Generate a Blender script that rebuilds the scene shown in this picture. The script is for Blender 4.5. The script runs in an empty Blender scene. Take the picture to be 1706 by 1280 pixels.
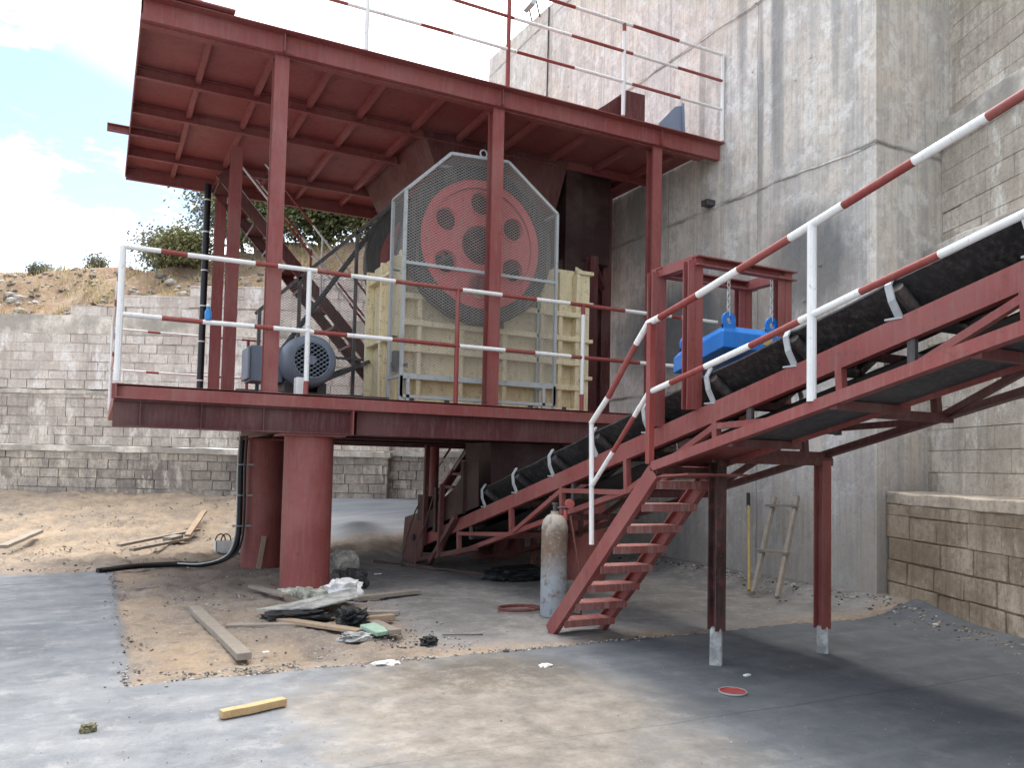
import bpy, bmesh, math, random
from mathutils import Vector, Matrix, noise
random.seed(7)
S = bpy.context.scene
COL = S.collection
# ------------------------------------------------------------------ camera
yaw, pitch, roll = math.radians(26.98), math.radians(2.94), math.radians(1.24)
fw = Vector((math.sin(yaw)*math.cos(pitch), math.cos(yaw)*math.cos(pitch), math.sin(pitch)))
rt = Vector((math.cos(yaw), -math.sin(yaw), 0)); up = rt.cross(fw)
R_ = rt*math.cos(roll)+up*math.sin(roll); U_ = up*math.cos(roll)-rt*math.sin(roll)
cam = bpy.data.objects.new('camera', bpy.data.cameras.new('camera')); COL.objects.link(cam)
m = Matrix((R_, U_, -fw)).transposed().to_4x4(); m.translation = Vector((0, 0, 1.4))
cam.matrix_world = m
cam.data.sensor_width = 36; cam.data.lens = 28.61; cam.data.shift_y = 0.0399
cam.data.clip_end = 500; cam.data.clip_start = 0.05
S.camera = cam
S.view_settings.view_transform = 'Standard'; S.view_settings.look = 'None'
S.view_settings.exposure = 1.98; S.view_settings.gamma = 1
# ------------------------------------------------------------------ light
SUN_AZ, SUN_EL = math.radians(32), math.radians(62)      # azimuth from +Y towards +X
sd = Vector((math.sin(SUN_AZ)*math.cos(SUN_EL), math.cos(SUN_AZ)*math.cos(SUN_EL), math.sin(SUN_EL)))
sl = bpy.data.lights.new('sun', 'SUN'); sl.energy = 1.0; sl.angle = math.radians(20); sl.color = (1, .95, .87)
so = bpy.data.objects.new('sun', sl); so.location = (0, 0, 30); COL.objects.link(so)
so.rotation_euler = sd.to_track_quat('Z', 'Y').to_euler()
W = bpy.data.worlds.new('World'); S.world = W; W.use_nodes = True
nt = W.node_tree; bg = nt.nodes['Background']
sky = nt.nodes.new('ShaderNodeTexSky'); sky.sky_type = 'NISHITA'; sky.sun_disc = False
sky.sun_elevation = SUN_EL; sky.sun_rotation = SUN_AZ; sky.dust_density = 1.0; sky.air_density = 1.1
tc = nt.nodes.new('ShaderNodeTexCoord'); mp = nt.nodes.new('ShaderNodeMapping')
mp.inputs['Scale'].default_value = (1.6, 1.6, 4.2)
nz = nt.nodes.new('ShaderNodeTexNoise'); nz.inputs['Scale'].default_value = 1.7; nz.inputs['Detail'].default_value = 9; nz.inputs['Roughness'].default_value = .62
rp = nt.nodes.new('ShaderNodeValToRGB'); rp.color_ramp.elements[0].position = .45; rp.color_ramp.elements[1].position = .63
mx = nt.nodes.new('ShaderNodeMix'); mx.data_type = 'RGBA'; mx.inputs[7].default_value = (5.2, 5.3, 5.4, 1)
nt.links.new(tc.outputs['Generated'], mp.inputs[0]); nt.links.new(mp.outputs[0], nz.inputs[0])
nt.links.new(nz.outputs[0], rp.inputs[0]); nt.links.new(rp.outputs[0], mx.inputs[0])
dk = nt.nodes.new('ShaderNodeMix'); dk.data_type = 'RGBA'; dk.blend_type = 'MULTIPLY'; dk.inputs[0].default_value = 1; dk.inputs[7].default_value = (.44, .44, .445, 1)
nt.links.new(sky.outputs[0], dk.inputs[6]); nt.links.new(dk.outputs[2], mx.inputs[6])
# white veil around the sun; unseen overhead cloud added to light the scene
sx = nt.nodes.new('ShaderNodeVectorMath'); sx.operation = 'DOT_PRODUCT'; sx.inputs[1].default_value = tuple((sd*.75+Vector((.16, .1, .62))).normalized())
nt.links.new(tc.outputs['Generated'], sx.inputs[0])
vr = nt.nodes.new('ShaderNodeValToRGB'); vr.color_ramp.elements[0].position = .62; vr.color_ramp.elements[1].position = .86
nt.links.new(sx.outputs['Value'], vr.inputs[0])
m2 = nt.nodes.new('ShaderNodeMix'); m2.data_type = 'RGBA'; m2.inputs[7].default_value = (9.7, 9.5, 9.15, 1)
nt.links.new(vr.outputs[0], m2.inputs[0]); nt.links.new(mx.outputs[2], m2.inputs[6]); nt.links.new(m2.outputs[2], bg.inputs[0])
bg.inputs[1].default_value = .15

# ------------------------------------------------------------------ materials
class NT:
    def __init__(s, name):
        s.m = bpy.data.materials.new(name); s.m.use_nodes = True; s.t = s.m.node_tree
        s.b = s.t.nodes['Principled BSDF']
        s.co = s.t.nodes.new('ShaderNodeTexCoord').outputs['Object']
    def put(s, inp, v):
        if v is None: return
        if isinstance(v, bpy.types.NodeSocket): s.t.links.new(v, inp)
        elif isinstance(v, tuple) and len(v) == 3 and inp.type == 'RGBA': inp.default_value = (*v, 1)
        else: inp.default_value = v
    def map(s, sc=(1, 1, 1), rot=(0, 0, 0), vec=None, loc=(0, 0, 0)):
        n = s.t.nodes.new('ShaderNodeMapping'); s.put(n.inputs[0], vec or s.co)
        n.inputs['Scale'].default_value = sc; n.inputs['Rotation'].default_value = rot; n.inputs['Location'].default_value = loc
        return n.outputs[0]
    def noise(s, scale, detail=5, rough=.6, vec=None, dist=0):
        n = s.t.nodes.new('ShaderNodeTexNoise'); s.put(n.inputs['Vector'], vec or s.co)
        n.inputs['Scale'].default_value = scale; n.inputs['Detail'].default_value = detail
        n.inputs['Roughness'].default_value = rough; n.inputs['Distortion'].default_value = dist
        return n.outputs[0]
    def voro(s, scale, feat='F1', vec=None, out=0):
        n = s.t.nodes.new('ShaderNodeTexVoronoi'); n.feature = feat; s.put(n.inputs['Vector'], vec or s.co)
        n.inputs['Scale'].default_value = scale; return n.outputs[out]
    def ramp(s, f, stops):
        n = s.t.nodes.new('ShaderNodeValToRGB'); s.put(n.inputs[0], f); e = n.color_ramp.elements
        while len(e) < len(stops): e.new(.5)
        for k, (p, c) in enumerate(stops):
            e[k].position = p
            if not isinstance(c, tuple): c = (c, c, c)
            e[k].color = (*c, 1)
        return n.outputs[0]
    def mix(s, f, a, b, mode='MIX'):
        n = s.t.nodes.new('ShaderNodeMix'); n.data_type = 'RGBA'; n.blend_type = mode
        s.put(n.inputs[0], f); s.put(n.inputs[6], a); s.put(n.inputs[7], b); return n.outputs[2]
    def math(s, op, a, b=0.):
        n = s.t.nodes.new('ShaderNodeMath'); n.operation = op; s.put(n.inputs[0], a); s.put(n.inputs[1], b); return n.outputs[0]
    def sep(s, v=None):
        n = s.t.nodes.new('ShaderNodeSeparateXYZ'); s.put(n.inputs[0], v or s.co); return n.outputs
    def comb(s, x, y, z=0.):
        n = s.t.nodes.new('ShaderNodeCombineXYZ'); s.put(n.inputs[0], x); s.put(n.inputs[1], y); s.put(n.inputs[2], z); return n.outputs[0]
    def brick(s, vec, w, h, mortar=.01, bias=0., c1=(1, 1, 1), c2=(.6, .6, .6), cm=(0, 0, 0)):
        n = s.t.nodes.new('ShaderNodeTexBrick'); s.put(n.inputs['Vector'], vec)
        n.inputs['Scale'].default_value = 1; n.inputs['Brick Width'].default_value = w; n.inputs['Row Height'].default_value = h
        n.inputs['Mortar Size'].default_value = mortar; n.inputs['Mortar Smooth'].default_value = .3; n.inputs['Bias'].default_value = bias
        s.put(n.inputs['Color1'], c1); s.put(n.inputs['Color2'], c2); s.put(n.inputs['Mortar'], cm)
        return n.outputs[0], n.outputs[1]
    def attr(s, name):
        n = s.t.nodes.new('ShaderNodeAttribute'); n.attribute_name = name; return n.outputs['Color']
    def bump(s, h, strength=.4, dist=.01, normal=None):
        n = s.t.nodes.new('ShaderNodeBump'); n.inputs['Strength'].default_value = strength; n.inputs['Distance'].default_value = dist
        s.put(n.inputs['Height'], h)
        if normal: s.put(n.inputs['Normal'], normal)
        return n.outputs[0]
    def fin(s, col, rough=.7, metal=0., normal=None, spec=None):
        s.put(s.b.inputs['Base Color'], col); s.put(s.b.inputs['Roughness'], rough); s.put(s.b.inputs['Metallic'], metal)
        if normal: s.put(s.b.inputs['Normal'], normal)
        if spec is not None: s.b.inputs['Specular IOR Level'].default_value = spec
        return s.m

def cmul(c, k): return tuple(min(1, x*k) for x in c)
def paint(name, c, wear=(.12, .055, .035), amount=.62, rough=.55, dust=(.3, .25, .22), dustamt=.35, sc=1.):
    n = NT(name)
    a = n.noise(2.2*sc, 6, .65); b = n.noise(17*sc, 6, .7); f = n.noise(60*sc, 3, .6)
    col = n.mix(a, cmul(c, .72), cmul(c, 1.22))
    col = n.mix(n.ramp(b, [(amount-.06, 0.), (amount+.08, .8)]), col, wear)
    st = n.noise(9*sc, 5, .6, n.map((3, 3, .35)))
    col = n.mix(n.math('MULTIPLY', n.ramp(st, [(.48, 0.), (.75, 1.)]), dustamt), col, dust)
    run = n.noise(1., 6, .7, n.map((26, 26, 1.1))); col = n.mix(n.math('MULTIPLY', n.ramp(run, [(.57, 0.), (.68, 1.)]), .5), col, cmul(wear, 1.1))
    chip = n.noise(34*sc, 5, .75); col = n.mix(n.ramp(chip, [(.655, 0.), (.67, .85)]), col, (.16, .13, .12))
    cl = n.noise(1.1*sc, 5, .6, n.map((1, 1, 1), (0, 0, 0), None, (7, 3, 2))); col = n.mix(n.math('MULTIPLY', n.ramp(cl, [(.45, 0.), (.62, 1.)]), .28), col, n.mix(.5, cmul(c, 1.5), dust))
    return n.fin(col, n.math('ADD', n.math('MULTIPLY', b, .3), rough-.15), 0, n.bump(n.mix(.35, f, b), .22, .006), .35)
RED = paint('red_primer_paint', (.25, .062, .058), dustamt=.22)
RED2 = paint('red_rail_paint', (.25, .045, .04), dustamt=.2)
SHADE_DRED = paint('dark_and_shaded_red_paint', (.10, .024, .026), dustamt=.2)  # red darkened to paint in shade on steel; also plain dark red parts
WHITE = paint('white_rail_paint', (.78, .78, .77), wear=(.28, .2, .17), amount=.66, dustamt=.15, dust=(.5, .45, .4))
CREAM = paint('cream_crusher_paint', (.80, .69, .46), wear=(.36, .25, .12), amount=.6, dustamt=.5, dust=(.45, .36, .24))
FLYRED = paint('flywheel_red_paint', (.58, .10, .11), dustamt=.6)
BLUE = paint('blue_magnet_paint', (.015, .19, .62), wear=(.1, .15, .25), amount=.68, dustamt=.15, rough=.4)
MOTOR = paint('blue_grey_motor_paint', (.13, .165, .215), wear=(.15, .15, .15), amount=.7, dustamt=.3, rough=.45)
DARKMET = paint('dark_steel', (.045, .045, .05), wear=(.1, .06, .04), amount=.58, rough=.5, dustamt=.35)
GALV = paint('galvanised_steel', (.38, .41, .42), wear=(.25, .22, .2), amount=.6, rough=.4, dustamt=.3)
STAINRED = paint('tar_stained_red_paint', (.13, .03, .028), wear=(.012, .012, .014), amount=.42, rough=.45, dustamt=.15)
SHADE_BLACK = paint('deep_shade_red_paint', (.035, .012, .014), wear=(.02, .015, .015), dustamt=.03)  # red taken nearly to black: deep shade under the deck painted in
UNDER = paint('roof_underside_paint', (.27, .07, .068), dustamt=.15)
DARKPLATE = paint('dark_walkway_plate', (.035, .042, .05), wear=(.09, .04, .035), amount=.6, dustamt=.3)
CHROME = paint('zinc_chain', (.5, .5, .48), amount=.7, rough=.35)
def simple(name, c, rough=.6, metal=0., k=.2, sc=12., bump=.2, spec=.4):
    n = NT(name); a = n.noise(sc, 6, .65)
    return n.fin(n.mix(a, cmul(c, 1-k*1.6), cmul(c, 1+k*1.6)), rough, metal, n.bump(a, bump, .01), spec)
WIRE = simple('galvanised_mesh_wire', (.42, .42, .4), .5, .3, sc=30)
DWIRE = simple('dull_mesh_wire', (.2, .2, .19), .6, .2, sc=30)
RUBBER = paint('black_rubber_belt', (.018, .019, .022), wear=(.07, .068, .065), amount=.56, rough=.65, dust=(.11, .105, .1), dustamt=.5)
CABLE = simple('black_cable', (.012, .012, .014), .45)
PLASTIC = simple('white_plastic', (.72, .71, .7), .5, k=.12)
BLUEPL = simple('blue_plastic', (.03, .2, .5), .4)
BLACK = simple('black_sheet', (.012, .013, .015), .6, k=.4, sc=6)
HOSE = simple('red_rubber_hose', (.15, .05, .04), .7)
ORANGE = simple('orange_rag', (.75, .2, .06), .7)
GLASS = simple('lamp_glass', (.5, .55, .6), .15, k=.05)
BPANEL = simple('blue_grey_panel', (.2, .25, .34), .5, k=.1)
GREENB = simple('green_foam_board', (.3, .42, .33), .8, k=.3)
def wood(name, c, sc=1.):
    n = NT(name); g = n.noise(9*sc, 6, .65, n.map((1, 1, 1))); g2 = n.noise(40*sc, 4, .6)
    col = n.mix(g, cmul(c, .62), cmul(c, 1.25)); col = n.mix(n.ramp(g2, [(.5, 0.), (.75, .4)]), col, cmul(c, .4))
    return n.fin(col, .8, 0, n.bump(g2, .4, .006), .2)
WOOD = wood('weathered_wood', (.36, .27, .19)); WOODG = wood('grey_wood', (.3, .26, .22)); WOODY = wood('fresh_pine', (.50, .34, .18), 1.5)
BAMBOO = wood('bamboo', (.38, .29, .12))

def concrete_mat(name, base=(.70, .66, .61), warm=(.74, .66, .57), dark=(.1, .1, .105), lift=2.515, off=0.):
    n = NT(name); x, y, z = n.sep()
    u = n.math('ADD', x, y)
    a = n.noise(.6, 9, .68); b = n.noise(2.8, 9, .76); f = n.noise(30, 7, .8)
    col = n.mix(n.ramp(a, [(.44, 0.), (.55, 1.)]), base, warm)
    pv = n.noise(1.6, 9, .72, n.map((1, 1, .55), (0, 0, 0), None, (3, 8, 1)))
    col = n.mix(n.math('MULTIPLY', n.ramp(pv, [(.5, 0.), (.56, 1.)]), .38), col, cmul(base, .66))
    streak = n.noise(1.0, 9, .7, n.map((4.2, 4.2, .13)))
    fine = n.noise(1.0, 8, .72, n.map((24, 24, .4)))
    col = n.mix(n.math('MULTIPLY', n.ramp(streak, [(.5, 0.), (.6, 1.)]), .36), col, cmul(dark, 3.4))
    col = n.mix(n.math('MULTIPLY', n.ramp(fine, [(.5, 0.), (.6, 1.)]), .34), col, cmul(dark, 3.2))
    col = n.mix(n.math('MULTIPLY', n.ramp(fine, [(.38, 1.), (.47, 0.)]), .35), col, (.74, .72, .69))
    col = n.mix(n.math('MULTIPLY', n.ramp(b, [(.51, 0.), (.58, 1.)]), .55), col, (.86, .84, .81))
    col = n.mix(n.math('MULTIPLY', n.ramp(n.noise(11, 9, .8), [(.52, 0.), (.6, 1.)]), .4), col, cmul(base, .5))
    # shade on the lower wall, then rain stains hanging below the joints and round the old pump patch
    zw = n.math('ADD', z, n.math('MULTIPLY', n.noise(1.3, 5, .6, n.map((1, 1, .2))), 2.2))
    col = n.mix(n.math('MULTIPLY', n.ramp(n.math('MULTIPLY', zw, .25), [(.3, 1.), (.8, 0.)]), .6), col, (.19, .195, .2))  # lower wall darkened: stain and shade put into the colour
    for (cy, cz, ry, rz, k) in ((3.2, 3.4, 2.0, .8, .85), (.95, 3.9, .8, .75, .85), (1.45, 6.9, .13, 2.3, .6), (2.1, 8.0, .1, 1.8, .5), (1.75, 6.0, .06, 1.9, .55), (.55, 7.4, .09, 1.6, .45), (2.9, 6.6, .08, 1.4, .45), (4.2, 5.6, .5, 1.2, .5)):
        dy = n.math('DIVIDE', n.math('SUBTRACT', y, cy), ry); dz = n.math('DIVIDE', n.math('SUBTRACT', z, cz), rz)
        d = n.math('ADD', n.math('MULTIPLY', dy, dy), n.math('MULTIPLY', dz, dz))
        d = n.math('ADD', d, n.math('MULTIPLY', n.noise(2.6, 7, .7, n.map((1.6, 1.6, .5))), 1.1))
        col = n.mix(n.math('MULTIPLY', n.ramp(n.math('MULTIPLY', d, .5), [(.42, 1.), (.85, 0.)]), k), col, (.13, .14, .15))
    # joints between pours
    zz = n.math('ADD', z, n.math('MULTIPLY', n.math('SUBTRACT', n.noise(2.2, 5, .7), .5), .10))
    ph = n.math('FRACT', n.math('DIVIDE', n.math('ADD', zz, off), lift))
    joint = n.ramp(ph, [(0., 1.), (.016, .0), (.985, 0.), (.999, 1.)])
    brk = n.ramp(n.noise(1.7, 4, .6), [(.38, .15), (.6, 1.)])
    col = n.mix(n.math('MULTIPLY', n.math('MULTIPLY', joint, brk), .9), col, (.08, .07, .065))
    band = n.ramp(ph, [(0., .5), (.05, 0.), (.93, 0.), (.999, .55)])
    col = n.mix(n.math('MULTIPLY', band, n.ramp(b, [(.4, 0.), (.6, 1.)])), col, (.5, .48, .45))
    pj = n.math('FRACT', n.math('DIVIDE', n.math('ADD', u, n.math('MULTIPLY', n.noise(.9, 2), .07)), 1.83))
    vj = n.ramp(pj, [(0., 1.), (.008, 0.), (.994, 0.), (1., 1.)])
    col = n.mix(n.math('MULTIPLY', vj, .5), col, (.14, .13, .125)); rough_ = n.noise(7, 9, .78, n.map((1, 1, .6))); col = n.mix(n.math('MULTIPLY', n.ramp(rough_, [(.5, 0.), (.62, 1.)]), .4), col, (.3, .27, .24)); col = n.mix(n.math('MULTIPLY', n.ramp(n.noise(.8, 4, .6, n.map((1, 1, .3), (0, 0, 0), None, (5, 3, 1))), [(.5, 0.), (.64, 1.)]), .35), col, (.4, .33, .27))
    pit = n.ramp(n.voro(9), [(.0, 1.), (.09, 0.)])
    col = n.mix(n.math('MULTIPLY', pit, .5), col, (.12, .11, .1))
    h = n.mix(.4, b, f); h = n.mix(.35, h, fine); h = n.mix(n.math('MULTIPLY', joint, brk), h, (0., 0., 0.)); h = n.mix(n.math('MULTIPLY', vj, .5), h, (0., 0., 0.))
    return n.fin(col, .9, 0, n.bump(h, .9, .035), .2)
CONC = concrete_mat('board_cast_concrete')
BANDC = None
def plain_conc(name, c, sc=1.):
    n = NT(name); a = n.noise(1.1*sc, 8, .65); f = n.noise(30*sc, 6, .7); st = n.noise(1, 5, .6, n.map((6, 6, .5)))
    col = n.mix(n.ramp(a, [(.42, 0.), (.58, 1.)]), cmul(c, .62), cmul(c, 1.22)); col = n.mix(n.math('MULTIPLY', n.ramp(n.noise(8*sc, 8, .8), [(.5, 0.), (.6, 1.)]), .5), col, cmul(c, .45))
    col = n.mix(n.math('MULTIPLY', n.ramp(st, [(.5, 0.), (.7, 1.)]), .35), col, cmul(c, .4))
    return n.fin(col, .9, 0, n.bump(n.mix(.5, a, f), .6, .015), .2)
BANDC = plain_conc('ring_beam_concrete', (.6, .56, .5)); TANBAND = plain_conc('rough_tan_render', (.56, .48, .39), 2); GREYBAND = plain_conc('rough_grey_render', (.66, .60, .53)); FOOTC = plain_conc('footing_concrete', (.46, .46, .45), 5)
STONE = plain_conc('rough_stone', (.36, .34, .31), 6)
def block_mat(name, c1, c2, render=.5, grime=.4, gcol=(.12, .095, .075), mortar=.014):
    n = NT(name); r = n.t.nodes.new('ShaderNodeNewGeometry').outputs['Random Per Island']
    a = n.noise(.5, 8, .6); b = n.noise(5, 9, .75); f = n.noise(45, 6, .8); g = n.noise(15, 8, .8)
    col = n.mix(r, c1, c2); r2 = n.math('FRACT', n.math('MULTIPLY', r, 7.31))
    col = n.mix(n.math('MULTIPLY', n.ramp(r2, [(.72, 0.), (.8, 1.)]), .45), col, cmul(c1, 1.3))
    col = n.mix(n.math('MULTIPLY', n.ramp(b, [(.42, 0.), (.6, 1.)]), .5), col, cmul(c1, 1.22))
    col = n.mix(n.math('MULTIPLY', n.ramp(a, [(.42, 0.), (.62, 1.)]), grime), col, gcol)
    big = n.noise(1.1, 9, .78); col = n.mix(n.math('MULTIPLY', n.ramp(big, [(.46, 0.), (.58, 1.)]), .4), col, cmul(gcol, .85))
    st = n.noise(1, 8, .7, n.map((9, 9, .6))); col = n.mix(n.math('MULTIPLY', n.ramp(st, [(.5, 0.), (.64, 1.)]), .5), col, cmul(gcol, .8))
    col = n.mix(n.math('MULTIPLY', n.ramp(g, [(.48, 0.), (.6, 1.)]), .45), col, cmul(gcol, .75))
    lt = n.ramp(n.noise(2.4, 9, .78, n.map((1, 1, .45), (0, 0, 0), None, (9, 4, 2))), [(.54, 0.), (.62, 1.)]); col = n.mix(n.math('MULTIPLY', lt, .6), col, cmul(c1, 1.5))
    h = n.mix(.5, g, f)
    return n.fin(col, .93, 0, n.bump(h, 1., .03), .12)
def masonry(mb, u0, u1, z0, z1, v, sgn, seed, keep=.12, bw=.40, bh=.195, zmax=9.):
    """real blocks with open joints: front at v, facing -sgn*v direction"""
    rnd = random.Random(seed); z = z0; k = 0
    mb.bb((u0, v+sgn*.03, z0), (u1, v+sgn*.6, z1))
    while z < min(z1, zmax)-.02:
        h = min(bh, z1-z); u = u0-(k % 2)*bw*.5-rnd.random()*.08
        while u < u1:
            w = bw*rnd.uniform(.93, 1.06); a, b = max(u, u0), min(u+w, u1)
            if b-a > .05:
                smear = fb(a*.55+seed, z*.8, seed) > keep
                g = .002 if smear else rnd.uniform(.005, .011); o = 0 if smear else rnd.uniform(-.012, .012)
                j = (lambda s_=(.002 if smear else .007): rnd.uniform(-s_, s_))
                vs = [(x+j(), y+(j() if y < .01 else 0)*1., zz+j()) for x in (a+g, b-g) for y in (v-sgn*0+o*sgn*-1, v+sgn*.1) for zz in (z+g, z+h-g)]
                mb.add(vs, [(0, 1, 3, 2), (4, 6, 7, 5), (0, 4, 5, 1), (2, 3, 7, 6), (0, 2, 6, 4), (1, 5, 7, 3)])
            u += w
        z += bh; k += 1
BLK_L = block_mat('light_block_masonry', (.80, .72, .66), (.60, .52, .46), .35, .3, (.52, .45, .40))
BLK_M = block_mat('middle_block_masonry', (.72, .64, .57), (.50, .43, .38), .45, .5, (.36, .31, .28))
BLK_D = block_mat('grimy_block_masonry', (.60, .53, .45), (.40, .345, .29), .6, .8, (.22, .195, .185))
BLK_N = block_mat('near_block_masonry', (.78, .71, .62), (.58, .52, .44), .35, .5, (.42, .36, .29))
BLK_B = block_mat('brown_stained_masonry', (.60, .50, .40), (.44, .35, .265), .55, .75, (.26, .195, .135))

# ------------------------------------------------------------------ mesh builder
class MB:
    def __init__(s): s.v = []; s.f = []; s.mi = []
    def face(s, idx, mi=0): s.f.append(idx); s.mi.append(mi)
    def add(s, vs, fs, mi=0):
        b = len(s.v); s.v += [Vector(v) for v in vs]
        for f in fs: s.face([b+i for i in f], mi)
    def box(s, c, d, rot=None, mi=0, ch=0.):
        x, y, z = (k/2 for k in d); c = Vector(c)
        vs = [Vector((i*x, j*y, k*z)) for i in (-1, 1) for j in (-1, 1) for k in (-1, 1)]
        if rot is not None: vs = [rot @ v for v in vs]
        s.add([c+v for v in vs], [(0, 1, 3, 2), (4, 6, 7, 5), (0, 4, 5, 1), (2, 3, 7, 6), (0, 2, 6, 4), (1, 5, 7, 3)], mi)
    def bb(s, a, b, mi=0):
        s.box([(a[i]+b[i])/2 for i in range(3)], [abs(b[i]-a[i]) for i in range(3)], None, mi)
    def frame(s, p, q, upv):
        d = (Vector(q)-Vector(p)).normalized(); u = Vector(upv)
        if abs(d.dot(u)) > .98: u = Vector((0, 1, 0)) if abs(d.y) < .9 else Vector((1, 0, 0))
        sx = d.cross(u).normalized(); return d, sx, sx.cross(d)
    def prof(s, p, q, poly, upv=(0, 0, 1), mi=0):     # sweep polygon (side, up) from p to q
        p, q = Vector(p), Vector(q); d, sx, uu = s.frame(p, q, upv); n = len(poly)
        vs = [p+sx*a+uu*b for a, b in poly]+[q+sx*a+uu*b for a, b in poly]
        fs = [(i, (i+1) % n, n+(i+1) % n, n+i) for i in range(n)]+[tuple(range(n))[::-1], tuple(range(n, 2*n))]
        s.add(vs, fs, mi)
    def bar(s, p, q, w, h, upv=(0, 0, 1), mi=0): s.prof(p, q, [(-w/2, -h/2), (w/2, -h/2), (w/2, h/2), (-w/2, h/2)], upv, mi)
    def ibeam(s, p, q, w, h, t=.012, upv=(0, 0, 1), mi=0):
        a, b = w/2, h/2
        s.prof(p, q, [(-a, -b), (a, -b), (a, -b+t), (t/2, -b+t), (t/2, b-t), (a, b-t), (a, b), (-a, b), (-a, b-t), (-t/2, b-t), (-t/2, -b+t), (-a, -b+t)], upv, mi)
    def chan(s, p, q, w, h, t=.012, upv=(0, 0, 1), flip=1, mi=0):   # web on one side, flanges towards flip
        a, b = w*flip, h/2; tt = t*flip
        P = [(0, -b), (a, -b), (a, -b+t), (tt, -b+t), (tt, b-t), (a, b-t), (a, b), (0, b)]
        s.prof(p, q, P if flip > 0 else P[::-1], upv, mi)
    def angle(s, p, q, w, h, t=.008, upv=(0, 0, 1), mi=0):
        s.prof(p, q, [(0, 0), (w, 0), (w, t if w > 0 else t), (t if w > 0 else -t, t), (t if w > 0 else -t, h), (0, h)], upv, mi)
    def tube(s, pts, r, n=8, mi=0, closed=False):
        pts = [Vector(p) for p in pts]; N = len(pts); rings = []; b = len(s.v)
        ref = None
        for i, p in enumerate(pts):
            d = (pts[min(i+1, N-1)]-pts[max(i-1, 0)]).normalized()
            if ref is None: ref = Vector((0, 0, 1)) if abs(d.z) < .9 else Vector((1, 0, 0))
            sx = d.cross(ref).normalized(); uu = sx.cross(d); ref = uu
            rr = r[i] if isinstance(r, (list, tuple)) else r
            for k in range(n):
                a = 2*math.pi*k/n; s.v.append(p+(sx*math.cos(a)+uu*math.sin(a))*rr)
        for i in range(N-1):
            for k in range(n): s.face([b+i*n+k, b+i*n+(k+1) % n, b+(i+1)*n+(k+1) % n, b+(i+1)*n+k], mi)
        s.face([b+k for k in range(n)][::-1], mi); s.face([b+(N-1)*n+k for k in range(n)], mi)
    def lathe(s, c, axis, prof, n=32, mi=0):          # prof: (distance along axis, radius)
        ax = Vector(axis).normalized(); ref = Vector((0, 0, 1)) if abs(ax.z) < .9 else Vector((1, 0, 0))
        sx = ax.cross(ref).normalized(); uu = sx.cross(ax); c = Vector(c); b = len(s.v)
        for h, r in prof:
            for k in range(n):
                a = 2*math.pi*k/n; s.v.append(c+ax*h+(sx*math.cos(a)+uu*math.sin(a))*r)
        for i in range(len(prof)-1):
            for k in range(n): s.face([b+i*n+k, b+i*n+(k+1) % n, b+(i+1)*n+(k+1) % n, b+(i+1)*n+k], mi)
        if prof[0] == prof[-1]: return
        if prof[0][1] > 1e-4: s.face([b+k for k in range(n)][::-1], mi)
        if prof[-1][1] > 1e-4: s.face([b+(len(prof)-1)*n+k for k in range(n)], mi)
    def ext(s, poly, off, mi=0):                      # 3D polygon extruded by a vector
        n = len(poly); off = Vector(off); vs = [Vector(p) for p in poly]; vs += [v+off for v in vs]
        s.add(vs, [(i, (i+1) % n, n+(i+1) % n, n+i) for i in range(n)]+[tuple(range(n))[::-1], tuple(range(n, 2*n))], mi)
ORG = {}
def build(mb, name, mats, parent=None, smooth=False, bevel=0., origin=None):
    if not isinstance(mats, (list, tuple)): mats = [mats]
    me = bpy.data.meshes.new(name)
    org = Vector(origin) if origin is not None else (ORG[parent.name] if parent else Vector((0, 0, 0)))
    me.from_pydata([v-org for v in mb.v], [], mb.f)
    for mt in mats: me.materials.append(mt)
    if len(mats) > 1: me.polygons.foreach_set('material_index', mb.mi)
    bm = bmesh.new(); bm.from_mesh(me); bmesh.ops.recalc_face_normals(bm, faces=bm.faces)
    if smooth:
        for f in bm.faces: f.smooth = True
        for e in bm.edges:
            if len(e.link_faces) == 2 and e.calc_face_angle(0) > .7: e.smooth = False
    bm.to_mesh(me); bm.free()
    o = bpy.data.objects.new(name, me); COL.objects.link(o)
    if parent: o.parent = parent
    else: o.location = org
    if bevel:
        b = o.modifiers.new('bevel', 'BEVEL'); b.width = bevel; b.segments = 2; b.limit_method = 'ANGLE'
    ORG[o.name] = org
    return o
def tag(o, label=None, cat=None, group=None, kind=None):
    if label: o['label'] = label
    if cat: o['category'] = cat
    if group: o['group'] = group
    if kind: o['kind'] = kind
    return o
def thing(name, loc, label, cat, group=None):
    o = bpy.data.objects.new(name, None); COL.objects.link(o); o.location = loc; o.empty_display_size = .2
    ORG[o.name] = Vector(loc); return tag(o, label, cat, group)
def lone(mb, name, mats, origin, label, cat, group=None, **k):
    return tag(build(mb, name, mats, None, origin=origin, **k), label, cat, group)
def rail_pts(mb, pts, r=.024, first=0, n=10):          # alternating colour pipe: pts are the colour breaks
    rj = random.Random(len(pts)); pts = [Vector(p)+Vector((rj.uniform(-.003, .003) for _ in range(3))) for p in pts]
    for i in range(len(pts)-1): mb.tube([pts[i], pts[i+1]], r, n, (first+i) % 2)
def sm(a, b, x):
    t = min(1, max(0, (x-a)/(b-a))); return t*t*(3-2*t)
def fb(x, y, z=0., o=4): return noise.fractal(Vector((x, y, z)), 1., 2., o)
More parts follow.
